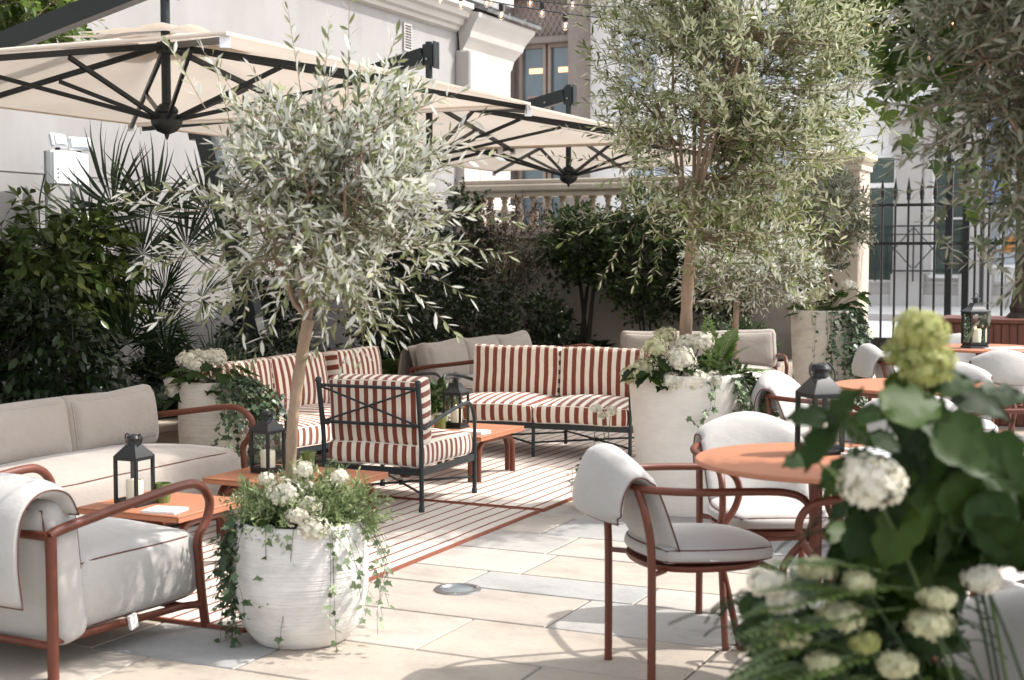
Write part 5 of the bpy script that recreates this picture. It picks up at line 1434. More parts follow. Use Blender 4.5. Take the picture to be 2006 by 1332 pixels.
# ================================================================ TREES
g_ol = 'olive trees in pots'
tree('olive_tree', 'silvery olive tree with slim leaning trunk in the ribbed white pot in front', 'tree', P1, .38,
     [(-.035, 0, 0), (-.035, 0, .18), (-.025, 0, .40), (-.005, 0, .55), (.02, 0, .70), (.035, 0, .77)], (.019, .022), (.10, .02, 1.20), (.46, .42, .46), 9, 500, 17, .29, T_OLIVE, .053, L_olive,
     seed=3, group=g_ol, grav=-.20, up=.35, thr=-.10, tr=.0022, shell=.2, bump=.42, lf=6.5,
     extra=[((.18, 0, 1.55), (.02, 0, 1), .38, .0), ((.02, -.02, 1.55), (-.15, 0, 1), .30, .0), ((-.22, 0, 1.40), (-.25, 0, 1), .30, 0), ((.42, -.05, 1.35), (.75, -.1, .5), .28, -.1), ((.28, -.1, 1.0), (1, -.1, -.25), .34, -.2), ((.30, -.15, .95), (1, -.2, -.5), .30, -.3),
            ((.2, -.2, .92), (.6, -.3, -.8), .24, -.2), ((-.3, -.05, 1.0), (-1, 0, -.05), .28, -.2), ((-.38, 0, 1.15), (-1, 0, .25), .25, -.1), ((.5, 0, 1.15), (1, 0, .02), .26, -.15), ((.28, -.2, 1.5), (.35, -.1, .9), .26, 0), ((-.3, -.1, 1.5), (-.5, 0, .9), .24, 0), ((.22, -.15, .90), (.5, -.2, -.9), .22, -.1), ((.35, -.1, 1.25), (1, 0, .35), .38, -.1), ((.38, 0, 1.05), (1, -.1, .0), .36, -.15), ((.3, -.2, 1.42), (.9, 0, .5), .32, -.1), ((-.25, -.1, 1.2), (-1, 0, .15), .34, -.12), ((-.22, 0, 1.05), (-1, -.1, -.1), .34, -.15), ((-.2, -.15, .9), (-1, -.1, -.35), .28, -.15), ((-.12, -.1, 1.45), (-.6, 0, .8), .32, 0), ((.1, -.1, 1.5), (.1, 0, 1), .3, 0), ((.0, -.2, .88), (-.4, -.2, -.7), .24, -.1)])
tree('olive_tree', 'tall green-silver olive tree with straight trunk in the large smooth pot', 'tree', P2, .68,
     [(-.015, 0, 0), (-.012, 0, .3), (0, 0, .6), (.02, 0, .78)], (.036, .030), (.24, .0, 1.84), (.76, .64, 1.34), 7, 1750, 17, .29, T_OLIVE, .052, L_olive_b,
     seed=8, group=g_ol, grav=-.08, up=.75, thr=-.16, tr=.002, shell=.2, bump=.32, lf=5.5,
     extra=[((-.3, -.1, .92), (-1, -.1, .0), .42, -.12), ((-.35, -.1, .88), (-1, -.2, -.15), .35, -.2), ((-.30, -.1, .86), (-.6, -.2, -.9), .34, -.1), ((-.25, -.1, .8), (-.2, -.1, -1), .28, .0), ((-.15, -.2, .8), (-.3, -.3, -.9), .25, 0), ((.3, -.2, .75), (.6, -.3, -.6), .30, -.1),
            ((-.35, 0, 1.18), (-1, 0, .15), .45, -.05), ((-.38, 0, 1.3), (-1, -.1, .3), .40, -.1), ((.65, 0, 1.35), (1, 0, .25), .45, -.1), ((.6, 0, 1.2), (1, 0, .1), .40, -.15), ((.55, 0, 1.0), (1, 0, -.1), .38, -.15), ((.5, -.1, .85), (1, -.1, -.3), .35, -.1), ((-.3, 0, 1.75), (-.7, 0, .8), .35, 0)])
tree('olive_tree', 'slim olive tree directly behind the large smooth pot, foliage low', 'tree', P6, .55,
     [(-.01, 0, 0), (0, 0, .3), (.01, 0, .52)], (.024, .020), (.12, 0, .74), (.50, .42, .30), 8, 420, 15, .22, T_OLIVE, .052, L_olive, seed=13, group=g_ol, grav=-.15, up=.3, thr=-.35, tr=.002)
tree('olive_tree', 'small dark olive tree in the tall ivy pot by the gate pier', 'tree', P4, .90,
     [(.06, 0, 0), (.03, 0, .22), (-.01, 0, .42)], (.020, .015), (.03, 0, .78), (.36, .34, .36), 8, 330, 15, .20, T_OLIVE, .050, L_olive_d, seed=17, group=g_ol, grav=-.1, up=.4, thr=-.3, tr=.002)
# near olive at the right edge
NO = (1.66, 4.12)
pot('white pot outside the right edge holding the closest olive tree', NO, [(.13, .0), (.165, .012), (.205, .07), (.232, .16), (.238, .26), (.232, .36), (.222, .425)], M_pot_rib, .39, .195)
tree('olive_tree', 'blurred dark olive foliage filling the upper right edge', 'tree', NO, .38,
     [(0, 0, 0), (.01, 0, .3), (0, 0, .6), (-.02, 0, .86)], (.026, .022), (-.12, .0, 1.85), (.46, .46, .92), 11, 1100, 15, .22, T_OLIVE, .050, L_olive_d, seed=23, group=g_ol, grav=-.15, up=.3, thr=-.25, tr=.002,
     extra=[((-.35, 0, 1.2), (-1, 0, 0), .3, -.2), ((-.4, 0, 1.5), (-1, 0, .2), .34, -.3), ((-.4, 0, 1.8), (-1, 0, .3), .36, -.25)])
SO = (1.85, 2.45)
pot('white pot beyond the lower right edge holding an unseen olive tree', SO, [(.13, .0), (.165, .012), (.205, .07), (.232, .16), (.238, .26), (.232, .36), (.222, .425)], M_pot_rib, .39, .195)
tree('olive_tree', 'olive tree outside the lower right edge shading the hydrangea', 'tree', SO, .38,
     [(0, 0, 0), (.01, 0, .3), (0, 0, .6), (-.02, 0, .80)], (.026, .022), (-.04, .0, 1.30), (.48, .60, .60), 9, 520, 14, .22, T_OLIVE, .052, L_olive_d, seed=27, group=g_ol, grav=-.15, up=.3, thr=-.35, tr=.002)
# plane tree in the wooden planter
WP = (4.10, 11.6)
wp = thing('wooden_planter', 'dark red-brown slatted wooden planter box at the right edge', 'planter', (*WP, 0), RZ_COURT)
m_ = MB(); m_.box((0, 0, .42), (1.1, .62, .82))
for k in range(18): m_.box((-.52 + k * .061, -.316, .42), (.05, .012, .80))
put(m_, 'box', M_wood, wp)
m_ = MB(); m_.box((0, 0, .845), (1.16, .68, .035), bev=.005); put(m_, 'rim', M_wood, wp)
tree('plane_tree', 'plane tree with dark rough trunk growing from the wooden planter box', 'tree', WP, .85,
     [(.08, 0, 0), (.10, 0, .15), (.13, 0, .5), (.10, 0, 1.2), (.05, 0, 2.0)], (.13, .09), (-.3, -.1, 2.9), (1.5, 1.1, 1.1), 11, 420, 7, .42, T_PLANE, .135, L_plane, bark=M_bark_dark, seed=29, grav=-.3, up=.0, thr=-.45, tr=.004, shell=.3, pairs=False, ang=.9, droopleaf=.5,
     extra=[((-1.15, -.4, 2.35), (-.6, -.1, -.8), .75, -.35), ((-1.0, -.3, 2.2), (-.3, -.1, -1), .7, -.2), ((-1.35, -.4, 2.7), (-.8, 0, -.5), .7, -.5), ((-1.5, -.4, 2.5), (-.4, 0, -.9), .6, -.3), ((-.55, -.4, 2.0), (-.3, 0, -1), .7, -.1), ((-.5, -.4, 1.5), (0, 0, -1), .6, -.05), ((-.45, -.4, 1.1), (.1, 0, -1), .5, 0), ((-.3, -.4, 1.6), (.1, 0, -1), .6, 0), ((-.85, -.4, 1.9), (-.3, 0, -1), .5, -.1)])
# plane branch entering at the top left
br = tree('plane_tree', 'plane tree whose leafy branch enters at the top left corner', 'tree', (-3.62, 9.30), .28,
     [(0, 0, 0), (.02, 0, 1.0), (0, 0, 2.0), (.02, 0, 2.45)], (.06, .04), (.34, .15, 2.72), (.55, .42, .32), 7, 210, 8, .26, T_LAUREL, .085, L_plane, bark=M_bark_dark, seed=31, grav=-.2, up=.1, thr=-.5, tr=.003, droopleaf=.4)

# ================================================================ BED PLANTING (left)
gs = 'shrubs along the left wall'
shrub('laurel_shrub', 'big glossy laurel shrub at the left edge with drooping leaves', 'shrub', W(6.95, -6.75), .28, (0, 0, .95), (.52, .5, .52), 300, 9, .24, T_LAUREL, .10, L_laurel, stems=5, seed=41, grav=-.25, up=.15, thr=-.5, droopleaf=.55, group=gs, shell=.3)
shrub('laurel_shrub', 'glossy laurel shrub right of the first, in front of the floodlight posts', 'shrub', W(7.62, -6.80), .28, (0, 0, .98), (.46, .45, .48), 270, 9, .24, T_LAUREL, .10, L_laurel, stems=5, seed=43, grav=-.25, up=.15, thr=-.5, droopleaf=.55, group=gs, shell=.3)
shrub('laurel_shrub', 'dark laurel shrub behind the left end of the beige sofa', 'shrub', W(6.6, -6.3), .28, (0, 0, .50), (.55, .4, .45), 260, 9, .22, T_LAUREL, .08, L_dark, stems=5, seed=45, grav=-.2, up=.2, thr=-.5, droopleaf=.45, group=gs)
for k, (a_, b_, h_, r_, lb) in enumerate(((8.0, -6.2, .30, .45, 'low dark evergreen shrub behind the beige sofa cushions'), (8.9, -6.15, .28, .45, 'low dark evergreen shrub left of the fan palms'), (10.5, -6.0, .38, .42, 'dark evergreen shrub at the foot of the middle parasol mast'),
                                      (11.4, -6.2, .50, .55, 'dark evergreen shrub right of the middle parasol mast'), (12.3, -6.1, .45, .50, 'dark evergreen shrub behind the far beige sofa'), (13.2, -6.0, .42, .5, 'dark evergreen shrub at the foot of the far parasol mast'), (9.9, -6.9, .55, .4, 'dark leafy shrub between fan palm and parasol mast'))):
    shrub('evergreen_shrub', lb, 'shrub', W(a_, b_), .28, (0, 0, h_), (r_, r_ * .8, h_ * .9), 200, 10, .18, T_OVAL, .05, L_dark, stems=4, seed=60 + k, grav=-.1, up=.35, thr=-.6, group=gs, zmin=-.05)
shrub('bay_shrub', 'tall dark leafy shrub right of the leaning middle mast', 'shrub', W(11.9, -6.85), .28, (0, 0, 1.05), (.55, .45, .75), 300, 10, .22, T_OVAL, .055, L_dark, stems=5, seed=71, grav=-.1, up=.35, thr=-.3, group=gs)
shrub('bay_shrub', 'tall glossy dark shrub left of the purple maple', 'shrub', W(13.9, -7.1), .28, (0, 0, 1.15), (.50, .4, .72), 340, 10, .20, T_OVAL, .055, L_dark, stems=5, seed=73, grav=-.1, up=.35, thr=-.3, group=gs)
rgp = np.random.default_rng(5)
def fanset(lst): return lst
fan_palm('tall fan palm with upright leaves above the laurel shrubs', (*W(7.95, -6.5), .28), [(-.25, 0, 1.42, 1.45), (-.42, 0, 1.25, 1.2), (.03, -.05, 1.38, 1.25), (.42, 0, 1.40, 1.15), (.13, -.1, .86, .8), (.10, -.2, .74, .85), (.25, .05, 1.15, 1.0), (-.05, 0, 1.10, .95), (.48, .05, 1.15, .9), (.38, -.1, .80, .8)], .55, seed=3)
fan_palm('low fan palm with drooping leaves behind the sofa cushion gap', (*W(7.75, -6.3), .28), [(-.15, -.15, .50, 1.0), (.12, -.15, .42, .95), (-.32, 0, .35, .9), (.32, 0, .35, .95), (0, .1, .55, .9), (.22, -.2, .12, .9), (-.05, -.25, .12, .8)], .2, seed=5, R=.40)
fan_palm('small fan palm beside the pot with white hydrangea', (*W(7.95, -5.95), .28), [(-.1, -.12, .10, .9), (.12, -.12, .12, .9), (.25, 0, .25, .85), (0, 0, .30, .9), (-.25, 0, .2, .85)], .05, seed=9, R=.36)
for k, (a_, b_, lb) in enumerate(((7.4, -5.95, 'dark fern behind the sofa back at the far left'), (7.9, -5.85, 'dark fern behind the second sofa cushion'), (10.0, -5.85, 'fern with arching fronds above the hydrangea pot'), (8.4, -5.9, 'dark fern below the fan palms'), (11.0, -5.8, 'fern behind the striped sofa backs'))):
    fern(lb, (*W(a_, b_), .30), rand_fronds(16, .50, np.random.default_rng(90 + k), el=(.5, 1.3), g=(.35, .7)), L_fern_d if k != 2 else L_fern, npin=16, pl=.085, seed=90 + k, group='ferns in the left bed')
# ground cover
gcm = np.random.default_rng(77); n = 5200
bb = gcm.uniform(-7.5, -5.72, n); aa = gcm.uniform(5.5, 14.6, n); X = AX[0] * aa + BX[0] * bb; Y = AX[1] * aa + BX[1] * bb
P = np.stack([X, Y, .29 + gcm.uniform(0, .22, n)], 1); a = gcm.uniform(0, 6.28, n); D = np.stack([np.cos(a), np.sin(a), gcm.uniform(-.2, .8, n)], 1)
V, F, v = place_leaves(T_OVAL, P, D, np.array([[0, 0, 1.0]]) + gcm.normal(0, .3, (n, 3)), gcm.uniform(.05, .1, n))
o = multi_mesh('ground_cover', [(V, F, v, 0)], [L_dark], None); o['kind'] = 'stuff'; o['label'] = 'dark leafy ground cover filling the beds under the shrubs'; o['category'] = 'ground cover'

# ---- maple and shrubs at the back
mp = tree('japanese_maple', 'thin purple-leaved maple with bare dark stems against the balustrade', 'tree', W(14.05, -6.62), .28,
     [(0, 0, 0), (.03, 0, .4), (.02, 0, .62)], (.022, .018), (.05, 0, 1.25), (.52, .4, .62), 11, 200, 8, .20, T_MAPLE if 'T_MAPLE' in globals() else T_SIMPLE, .055, L_maple, bark=M_stem_dark, seed=83, grav=-.1, up=.2, thr=-.1, tr=.002)
tree('japanese_maple', 'small green-leaved maple right of the glossy dark shrub', 'tree', W(13.7, -6.55), .1,
     [(0, 0, 0), (.03, 0, .5), (.05, 0, .85)], (.025, .018), (.12, 0, 1.15), (.42, .4, .32), 7, 170, 9, .20, T_SIMPLE, .05, L_dark, bark=M_stem_dark, seed=85, grav=-.2, up=.1, thr=-.3, tr=.002)
gb = 'evergreen shrubs against the balustrade wall'
shrub('camellia_shrub', 'broad dark evergreen on a bare stem, left of the tall olive trunk', 'shrub', W(14.15, -5.75), .1, (0, 0, 1.40), (.56, .4, .46), 400, 10, .20, T_OVAL, .06, L_mid, stems=3, seed=101, grav=-.1, up=.3, thr=-.45, group=gb, sr=.03)
shrub('camellia_shrub', 'bushy dark evergreen directly behind the tall olive crown', 'shrub', W(14.1, -5.0), .28, (0, 0, 1.08), (.58, .4, .76), 520, 10, .20, T_OVAL, .06, L_mid, stems=4, seed=103, grav=-.1, up=.3, thr=-.45, group=gb)
shrub('camellia_shrub', 'dark evergreen between the tall olive and the slim olive', 'shrub', W(14.1, -4.2), .28, (0, 0, 1.05), (.52, .4, .68), 420, 10, .20, T_OVAL, .06, L_dark, stems=4, seed=105, grav=-.1, up=.3, thr=-.35, group=gb)
shrub('camellia_shrub', 'dark evergreen in front of the gate pier beside the tall pot', 'shrub', W(13.7, -3.35), .1, (0, 0, 1.25), (.36, .36, .42), 240, 10, .20, T_OVAL, .065, L_dark, stems=2, seed=107, grav=-.1, up=.3, thr=-.4, group=gb, sr=.022)
shrub('box_shrub', 'clipped dense green box shrub left of the tall ivy pot', 'shrub', W(13.0, -3.72), .1, (0, 0, .38), (.36, .34, .30), 420, 8, .10, T_OVAL, .028, L_box, stems=3, seed=109, grav=0, up=.3, thr=-1, shell=.8)
for k, (a_, b_, lb) in enumerate(((13.9, -5.5, 'low dark fern beneath the maple stems'), (13.8, -4.9, 'low fern behind the beige sofa at the back'), (13.75, -4.3, 'low dark fern left of the box shrub'), (13.3, -6.3, 'dark fern in the corner by the far mast'))):
    fern(lb, (*W(a_, b_), .30), rand_fronds(16, .42, np.random.default_rng(120 + k), el=(.5, 1.3), g=(.35, .7)), L_fern_d, npin=14, pl=.08, seed=120 + k, group='ferns in the back bed')
shrub('young_shrub', 'young plant with pale broad leaves against the bare back wall', 'shrub', W(14.2, -6.1), .28, (0, 0, .35), (.22, .2, .28), 16, 7, .24, T_LAUREL, .13, L_dark, stems=2, seed=131, grav=-.2, up=.6, thr=-1)

# ================================================================ POT PLANTING
r_ = np.random.default_rng(201)
# pot 1
ivy('ivy trailing over the left side of the ribbed white pot', (*P1, .40), rim_strands(.225, 2.55, 3.9, 26, .40, r_, out=.055, spread=.3), .034, L_ivy, seed=5, step=.020)
ivy('thin ivy strands hanging down the front of the ribbed white pot', (*P1, .40), rim_strands(.226, 4.25, 5.5, 4, .42, r_, out=.015, spread=.25), .030, L_ivy_lt, seed=6, step=.034)
ivy('pale sprawling ivy reaching out right of the ribbed white pot', (*P1, .40), rim_strands(.225, 5.3, 6.5, 11, .36, r_, out=.10, spread=.4), .030, L_ivy_lt, seed=7, step=.036)
hydrangea('white hydrangea blooms at the foot of the front olive trunk', (*P1, .39), [(-.03, -.16, .165, .062), (.075, -.22, .05, .056), (.05, -.16, .12, .042), (-.11, -.05, .20, .026), (.15, -.08, .21, .028), (.02, .0, .16, .036), (.10, .02, .17, .025), (.03, -.12, .24, .036, None, .6), (.02, -.2, .09, .04)],
          [((0, -.06, .07), (.17, .12, .06), 60)], leaf=.06, seed=8, fl=.012, nfl=110)
root = thing('flowering_herb', 'fine pale green herb filling the ribbed white pot', 'plant', (*P1, .39))
crown('foliage', root, (.02, 0, .09), (.28, .25, .13), 560, 14, .14, T_SIMPLE, .030, L_herb, tw=M_stem_green, seed=11, up=.7, grav=-.1, thr=-1, shell=.1, tr=.001)
# pot 2
hydrangea('cream hydrangea cluster on the left side of the large smooth pot', (*P2, .70), [(-.25, -.17, .07, .078, L_cream), (-.20, -.20, .19, .068, L_cream), (-.07, -.26, .13, .088), (.0, -.27, .04, .070), (-.12, -.28, .02, .060), (.05, -.16, .22, .066), (-.12, 0, .24, .06, L_cream), (-.31, -.08, .03, .055, L_cream), (.10, -.26, .03, .05), (-.02, -.1, .20, .06)],
          [((-.10, -.14, .06), (.24, .16, .09), 60)], leaf=.10, seed=12, fl=.017, nfl=130)
fern('bright fern fronds beside the trunk in the large smooth pot', (P2[0] + .14, P2[1] - .05, .72), [((0, 0, 0), (-.15, -.1, 1), .36, .0), ((0, 0, 0), (.55, -.1, .9), .34, .35), ((0, 0, 0), (.2, -.2, .9), .38, .25), ((0, 0, 0), (-.7, -.2, .8), .34, .5), ((.05, 0, 0), (.9, -.2, .5), .34, .4), ((.08, 0, 0), (.5, -.5, .5), .3, .5), ((0, 0, 0), (.3, .2, 1), .4, .3), ((0, -.05, 0), (-.3, -.5, .7), .3, .4)], L_fern, npin=18, pl=.085, seed=13)
ivy('ivy cascading down the right side of the large smooth pot', (*P2, .70), rim_strands(.315, -.9, .75, 46, .52, r_, out=.10, spread=.35), .038, L_ivy_lt, seed=14, step=.028)
ivy('single ivy sprig hanging on the front of the large smooth pot', (*P2, .70), [[(.05, -.26, .02), (.07, -.33, .03), (.08, -.345, -.06), (.06, -.34, -.14), (.0, -.34, -.18), (-.05, -.34, -.15)], [(.06, -.28, .03), (.09, -.33, .02), (.10, -.345, -.08), (.055, -.345, -.13), (.03, -.345, -.155)]], .040, L_ivy_lt, seed=15, step=.03)
fern('fern at the right foot of the large smooth pot', (P2[0] + .48, P2[1] + .25, .02), rand_fronds(14, .40, r_, el=(.6, 1.3), g=(.3, .5)), L_fern, npin=14, pl=.09, seed=16)
root = thing('leafy_filler', 'mixed green foliage in the large smooth pot around the trunk', 'plant', (*P2, .69)); crown('foliage', root, (.05, -.05, .05), (.27, .24, .10), 150, 8, .12, T_OVAL, .045, L_mid, tw=M_stem_green, seed=18, up=.6, thr=-1, shell=.1)
# pot 4
hydrangea('creamy hydrangeas on top of the tall ribbed pot', (*P4, .92), [(-.17, -.05, .13, .055, L_cream), (-.08, -.1, .16, .06, L_cream), (-.21, -.02, .03, .045), (.0, -.05, .10, .04, L_cream), (.14, -.05, .24, .04), (.20, 0, .22, .04), (-.04, 0, .18, .05, L_cream), (-.13, -.12, .05, .05, L_lime)],
          [((.14, -.05, .12), (.14, .12, .10), 34), ((-.05, -.05, .04), (.2, .1, .06), 30)], leaf=.11, seed=21, fl=.018, nfl=90)
root = thing('flowering_herb', 'fine green herb cushion at the left rim of the tall ribbed pot', 'plant', (*P4, .91)); crown('foliage', root, (-.10, -.08, .05), (.16, .14, .08), 150, 10, .09, T_NEEDLE, .022, L_herb, tw=M_stem_green, seed=22, up=.7, thr=-1, shell=.1, tr=.001)
ivy('dark ivy curtain down the right side of the tall ribbed pot', (*P4, .92), rim_strands(.245, -1.55, .35, 46, .78, r_, out=.055, spread=.25), .042, L_ivy, seed=23, step=.032)
ivy('sparse ivy strands on the front of the tall ribbed pot', (*P4, .92), rim_strands(.242, 4.2, 4.75, 5, .80, r_, out=.02, spread=.3), .036, L_ivy, seed=24, step=.05)
# pot 5
hydrangea('white hydrangea heads on the ribbed cream pot by the sofa end', (*P5, .62), [(-.14, -.02, .16, .062), (-.08, -.06, .12, .058), (-.10, .05, .17, .05), (.02, .0, .17, .055), (-.22, -.02, -.02, .045), (-.23, -.03, .03, .038), (-.04, 0, .18, .045)],
          [((0, -.04, .08), (.2, .15, .08), 40), ((-.2, -.02, -.02), (.05, .05, .10), 6)], leaf=.11, seed=31, fl=.017, nfl=110)
ivy('dense dark ivy spilling to the right from the ribbed cream pot', (*P5, .63), rim_strands(.195, -1.3, .7, 52, .52, r_, out=.13, spread=.4), .038, L_ivy, seed=32, step=.026)
root = thing('wildflower_tuft', 'tuft of thin stems with pale buds in the ribbed cream pot', 'plant', (*P5, .62)); crown('foliage', root, (.12, 0, .10), (.14, .12, .10), 70, 10, .16, T_NEEDLE, .025, L_herb, tw=M_stem_green, seed=33, up=1.2, thr=-1, shell=.1, tr=.001)
# pot 3
hydrangea('small white flowers standing above the dining chair back', (*P3, .15), [(-.02, -.02, .40, .030, None, .5), (.06, -.02, .39, .030, None, .5), (.02, .03, .36, .025, None, .4)], [((0, 0, .08), (.12, .1, .06), 26)], leaf=.05, seed=35, fl=.016, nfl=60, sr=.002)
fern('little fern in the low pot behind the dining chair', (*P3, .16), rand_fronds(16, .20, r_, el=(.2, 1.1), g=(.3, .6)), L_fern, npin=10, pl=.06, seed=36)
root = thing('dry_twig_plant', 'sprawling wiry twigs left of the low pot', 'plant', (P3[0] - .1, P3[1], .14)); crown('foliage', root, (0, 0, .03), (.12, .1, .05), 40, 8, .12, T_NEEDLE, .016, L_dark, tw=M_stem_dark, seed=37, up=.1, thr=-1, tr=.001)
root = thing('leafy_plant', 'small green and cream plant behind the striped armchair back', 'plant', (*W(8.35, -4.45), 0)); crown('foliage', root, (0, 0, .42), (.13, .12, .10), 40, 6, .14, T_LAUREL, .07, L_mid, tw=M_stem_green, seed=38, up=.3, thr=-1)
m_ = MB(); m_.lathe([(.07, 0), (.09, .02), (.10, .30), (.095, .33)], 24); put(m_, 'pot', M_pot_sand, root, True)

# ================================================================ FOREGROUND HYDRANGEA
FH = (1.02, 2.30)
fp = thing('planter_box', 'planter box just below the frame under the foreground hydrangea', 'planter', (FH[0] + .05, FH[1], 0), radians(4))
m_ = MB()
for (x, y, w, d) in ((0, -.17, 1.0, .03), (0, .17, 1.0, .03), (-.485, 0, .03, .31), (.485, 0, .03, .31)): m_.box((x, y, .2), (w, d, .40))
put(m_, 'box', M_wood, fp)
m_ = MB(); m_.box((0, 0, .17), (.93, .30, .34)); put(m_, 'soil', M_soil, fp)
def fpx(px, py, Y):
    """photo position -> local point of the plant at depth Y (used to lay the stems out)"""
    D = Y; return ((px - 1003) / 2786 * D - FH[0], Y - FH[1], CAM_H - (py - 498) / 2786 * D - .34)
def leaves_at(label, spots, leaf, lm, seed, name='hydrangea_plant', heads=()):
    rg = np.random.default_rng(seed); root = thing(name, label, 'hydrangea', (*FH, .34))
    P = np.array([s[0] for s in spots]); D = np.array([s[1] for s in spots], float); S = np.array([s[2] for s in spots]) * leaf
    N = np.array([s[3] for s in spots], float) + rg.normal(0, .12, (len(spots), 3))
    V, F, v = place_leaves(T_HYD, P - norm(D) * (S[:, None] * .5), D, N, S, np.clip(rg.normal(.45, .3, len(S)), 0, 1)); gl = [(V, F, v, 0)]
    Q = P - norm(D) * (S[:, None] * .5)
    stems = MB(); 
    b = Q + np.stack([-D[:, 0] * .05 + rg.normal(0, .02, len(Q)), .03 + rg.uniform(0, .02, len(Q)), -rg.uniform(.02, .05, len(Q))], 1); t = np.linspace(0, 1, 6)[None, :, None]; m = (b + Q) / 2 + np.array([[0, .02, .02]])
    C = (1 - t) ** 2 * b[:, None, :] + 2 * t * (1 - t) * m[:, None, :] + t * t * Q[:, None, :]
    Vt, Ft = twig_tubes(C, .0022, .0015); gl.append((Vt, Ft, None, 1))
    multi_mesh('leaves', gl, [lm, M_stem_hyd], root)
    for h in heads:
        V, F, v = flower_head(h[0], h[1], h[3], h[4], rg, flat=h[5] if len(h) > 5 else .85); Vc, Fc = ball_core(h[0], h[1] * .74, .8); multi_mesh('flower_head', [(V, F, v, 0), (Vc, Fc, np.full(len(Vc), .25), 0)], [h[2]], root)
        b = np.array((h[0][0] * .5, np.clip(h[0][1], -.1, .1), 0)); e = np.array(h[0]); mm = (b + e) / 2 + np.array((.05, 0, .05)); t = np.linspace(0, 1, 10)[:, None]
        m_ = MB(); m_.tube([tuple(p) for p in ((1 - t) ** 2 * b + 2 * t * (1 - t) * mm + t * t * e)], .0028, 8); m_.build('stem', M_stem_green if h[1] > .036 else M_stem_hyd, root)
    return root
rg = np.random.default_rng(303)
# individually placed big leaves: (photo x, y, depth, direction on screen dx,dz, length in m)
big = [(1650, 800, 2.15, .3, .8, .12), (1690, 850, 2.2, .9, -.5, .10), (1580, 815, 2.15, -1, .05, .085), (1600, 880, 2.15, -.6, -.8, .10), (1745, 870, 2.25, .6, -.3, .10), (1720, 960, 2.2, -.3, -1, .12),
       (1800, 790, 2.1, .9, .2, .15), (1870, 745, 2.2, 1, .2, .13), (1930, 790, 2.2, 1, -.3, .13), (1980, 770, 2.25, 1, .1, .12), (1850, 840, 2.15, .5, -.8, .12), (1915, 880, 2.1, .9, -.6, .17),
       (1800, 920, 2.2, -.2, -1, .15), (1870, 950, 2.2, .3, -1, .14), (1960, 960, 2.15, .8, -.7, .16), (1760, 1060, 2.1, -.5, -.9, .14), (1700, 1150, 2.15, -.4, -.8, .13), (1830, 1050, 2.25, .2, -1, .15), (1900, 1060, 2.2, .5, -.9, .15), (1980, 1080, 2.1, .5, -1, .16),
       (1640, 930, 2.25, -.8, -.4, .09), (1660, 1000, 2.3, -.9, -.3, .09), (1760, 780, 2.2, -.5, -.8, .11), (1840, 700, 2.25, .3, .3, .07), (1620, 850, 2.2, .5, .4, .08), (1950, 870, 2.25, .4, .3, .12), (1790, 850, 2.2, .2, -.5, .13), (1720, 810, 2.3, .8, .3, .10), (1980, 1000, 2.25, 1, 0, .14), (1800, 1150, 2.2, -.3, -1, .14), (1700, 900, 2.25, -.5, .3, .10), (1560, 905, 2.3, -1, -.2, .06),
       (1740, 1010, 2.12, -.3, -1, .13), (1820, 990, 2.12, .2, -1, .14), (1900, 1000, 2.12, .4, -1, .15), (1960, 1040, 2.1, .3, -1, .15), (1690, 1060, 2.14, -.6, -.8, .11), (1790, 1090, 2.14, -.2, -1, .12), (1860, 1080, 2.12, .1, -1, .14), (1770, 940, 2.14, -.6, -.8, .12), (1840, 900, 2.15, -.3, -.9, .12), (1650, 950, 2.15, -1, -.4, .09), (1990, 920, 2.12, .6, -.8, .15)]
spots = []
for (px, py, Y, dx, dz, L) in big: spots.append((fpx(px, py, Y), (dx, rg.uniform(-.8, .4), dz), L * .80, (rg.normal(0, .45), -.6, .8)))
for i in range(300):
    px = rg.uniform(1680, 2120) if i % 4 else rg.uniform(1800, 2120); py = rg.uniform(940, 1430); 
    if py > 1110 and px > 1840: continue
    spots.append((fpx(px, py, rg.uniform(2.18, 2.5)), (rg.normal(0, .8), rg.uniform(-.5, .3), -rg.uniform(.1, 1)), rg.uniform(.07, .12), (rg.normal(0, .3), -.6, .8)))
leaves_at('large-leaved hydrangea in the blurred right foreground with lime green flower heads', spots, 1.0, L_hyd, 41,
          heads=[(fpx(1806, 650, 2.2), .040, L_lime, 230, .013, .8), (fpx(1812, 718, 2.2), .045, L_lime, 200, .014, .9), (fpx(1775, 690, 2.22), .030, L_lime, 120, .013), (fpx(1712, 952, 2.1), .042, L_white, 230, .0135), (fpx(1790, 665, 2.22), .03, L_lime, 90, .013)])
hs = [(1850, 1180, .024, L_cream), (1832, 1232, .032, L_cream), (1765, 1312, .030, L_cream), (1510, 1150, .030, L_white), (1548, 1185, .026, L_white), (1605, 1120, .026, L_cream), (1655, 1215, .032, L_cream), (1935, 1140, .026, L_white), (1705, 1268, .020, L_lime), (1555, 1255, .026, L_cream), (1690, 1145, .022, L_cream), (1620, 1310, .024, L_cream)]
spots = []
for i in range(260):
    px = rg.uniform(1480, 1760) if i < 190 else rg.uniform(1750, 1880); py = rg.uniform(1150, 1420)
    spots.append((fpx(px, py, rg.uniform(2.22, 2.55)), (rg.normal(0, .8), rg.uniform(-.6, .3), rg.uniform(-.8, .3)), rg.uniform(.045, .085), (rg.normal(0, .3), -.6, .8)))
leaves_at('low cream-flowered hydrangea at the foot of the large-leaved one', spots, 1.0, L_mid, 43, name='hydrangea_plant', heads=[(fpx(x, y, 2.12), r * 1.05, m, 130, .0125, .62) for x, y, r, m in hs])
fr = []
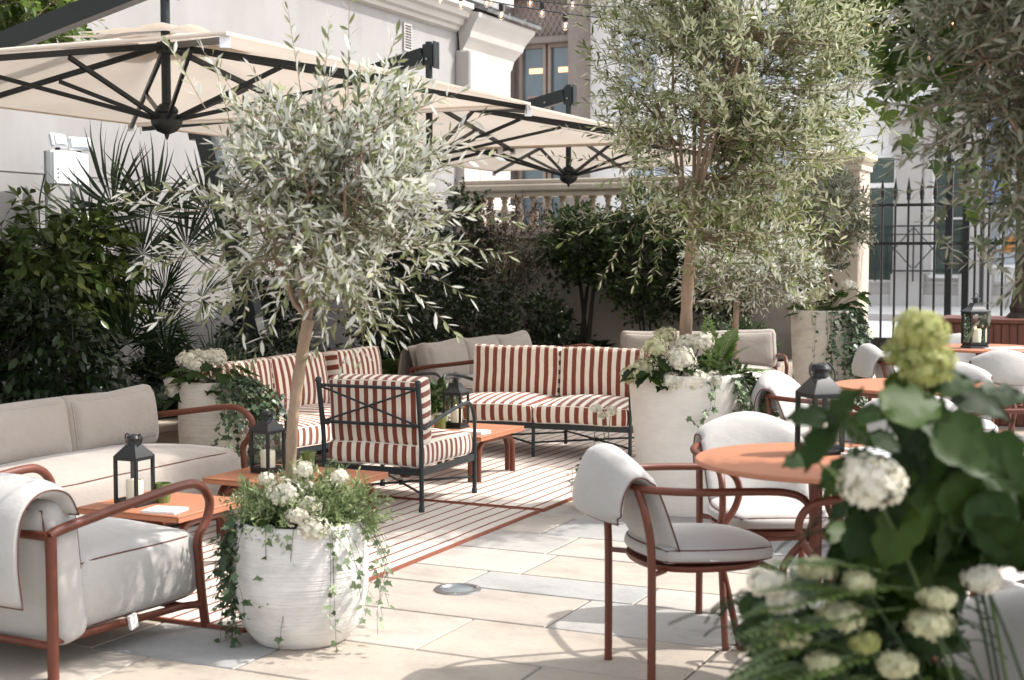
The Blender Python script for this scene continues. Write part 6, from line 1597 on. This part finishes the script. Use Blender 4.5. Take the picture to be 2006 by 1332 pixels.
for (px, py, dx, dz, L) in ((1750, 1130, -1, .35, .30), (1780, 1200, -1, .05, .34), (1760, 1290, -1, -.02, .36), (1800, 1160, -.9, .15, .30), (1750, 1330, -1, -.15, .32), (1700, 1000, -.6, .9, .16), (1720, 1230, -.9, .2, .3), (1640, 1180, -1, .1, .2), (1660, 1250, -1, -.1, .26), (1600, 1310, -1, .0, .2), (1680, 1290, -.8, .4, .24), (1740, 1180, -.9, .35, .28)):
    q = fpx(px, py, 2.13); fr.append((q, (dx, -.25, dz), L * .8, .25))
fern('fern fronds reaching left at the bottom of the foreground planting', (*FH, .34), fr, L_fern, npin=20, pl=.055, seed=44)

# ================================================================ STRING LIGHTS
def pxd(px, py, Y): return ((px - 1003) / 2786 * Y * 1.0, Y, CAM_H - (py - 498) / 2786 * Y)
def light_string(label, pts, bulbs, seed):
    root = thing('string_lights', label, 'string lights', pts[0], 0, 'strings of festoon bulbs')
    o0 = np.array(pts[0]); C = catmull([tuple(np.array(p) - o0) for p in pts], 8)
    m_ = MB(); m_.tube(C, .0045, 6); put(m_, 'cable', M_black, root, True)
    for b in bulbs:
        p = np.array(b) - o0
        m_ = MB(); m_.lathe([(.010, -.006), (.019, -.012), (.019, -.055), (.014, -.062)], 10, c=tuple(p)); s_ = put(m_, 'socket', M_black, root, True)
        m_ = MB(); m_.lathe([(.012, -.062), (.020, -.078), (.0235, -.098), (.018, -.118), (.003, -.126)], 12, c=tuple(p)); put(m_, 'bulb', M_bulb, s_, True)
        m_ = MB(); m_.lathe([(.003, -.070), (.008, -.088), (.008, -.100), (.002, -.108)], 8, c=tuple(p)); put(m_, 'filament', M_flame2, s_, True)
    return root
M_bulb = glass('bulb_glass', (1, .93, .86), .3); M_flame2 = emis('filament_glow', (1.0, .50, .28), 2.2)
Yb = 10.5
light_string('string of festoon bulbs sagging highest across the top centre', [pxd(760, -40, Yb), pxd(925, 2, Yb), pxd(1106, 33, Yb), pxd(1300, 52, Yb), pxd(1508, 66, Yb), pxd(1661, 80, Yb), pxd(1814, 90, Yb), pxd(2100, 92, Yb)], [pxd(904, -8, Yb), pxd(982, 12, Yb), pxd(1106, 32, Yb), pxd(1508, 66, Yb), pxd(1661, 80, Yb), pxd(1814, 90, Yb)], 1)
light_string('string of festoon bulbs crossing in front of the bronze bay', [pxd(760, -60, Yb + .6), pxd(930, -8, Yb + .6), pxd(1060, 10, Yb + .6), pxd(1200, 20, Yb + .6), pxd(1500, 26, Yb + .6), pxd(1694, 28, Yb + .6), pxd(1856, 26, Yb + .6), pxd(2100, 10, Yb + .6)], [pxd(954, -10, Yb + .6), pxd(1061, 9, Yb + .6), pxd(1333, 22, Yb + .6), pxd(1694, 28, Yb + .6), pxd(1856, 27, Yb + .6)], 2)
light_string('string of festoon bulbs just entering the top edge', [pxd(700, -60, Yb + 1.2), pxd(860, -12, Yb + 1.2), pxd(1038, -8, Yb + 1.2), pxd(1200, -4, Yb + 1.2), pxd(1500, -30, Yb + 1.2)], [pxd(864, -14, Yb + 1.2), pxd(963, -12, Yb + 1.2), pxd(1038, -9, Yb + 1.2), pxd(1120, -6, Yb + 1.2)], 3)
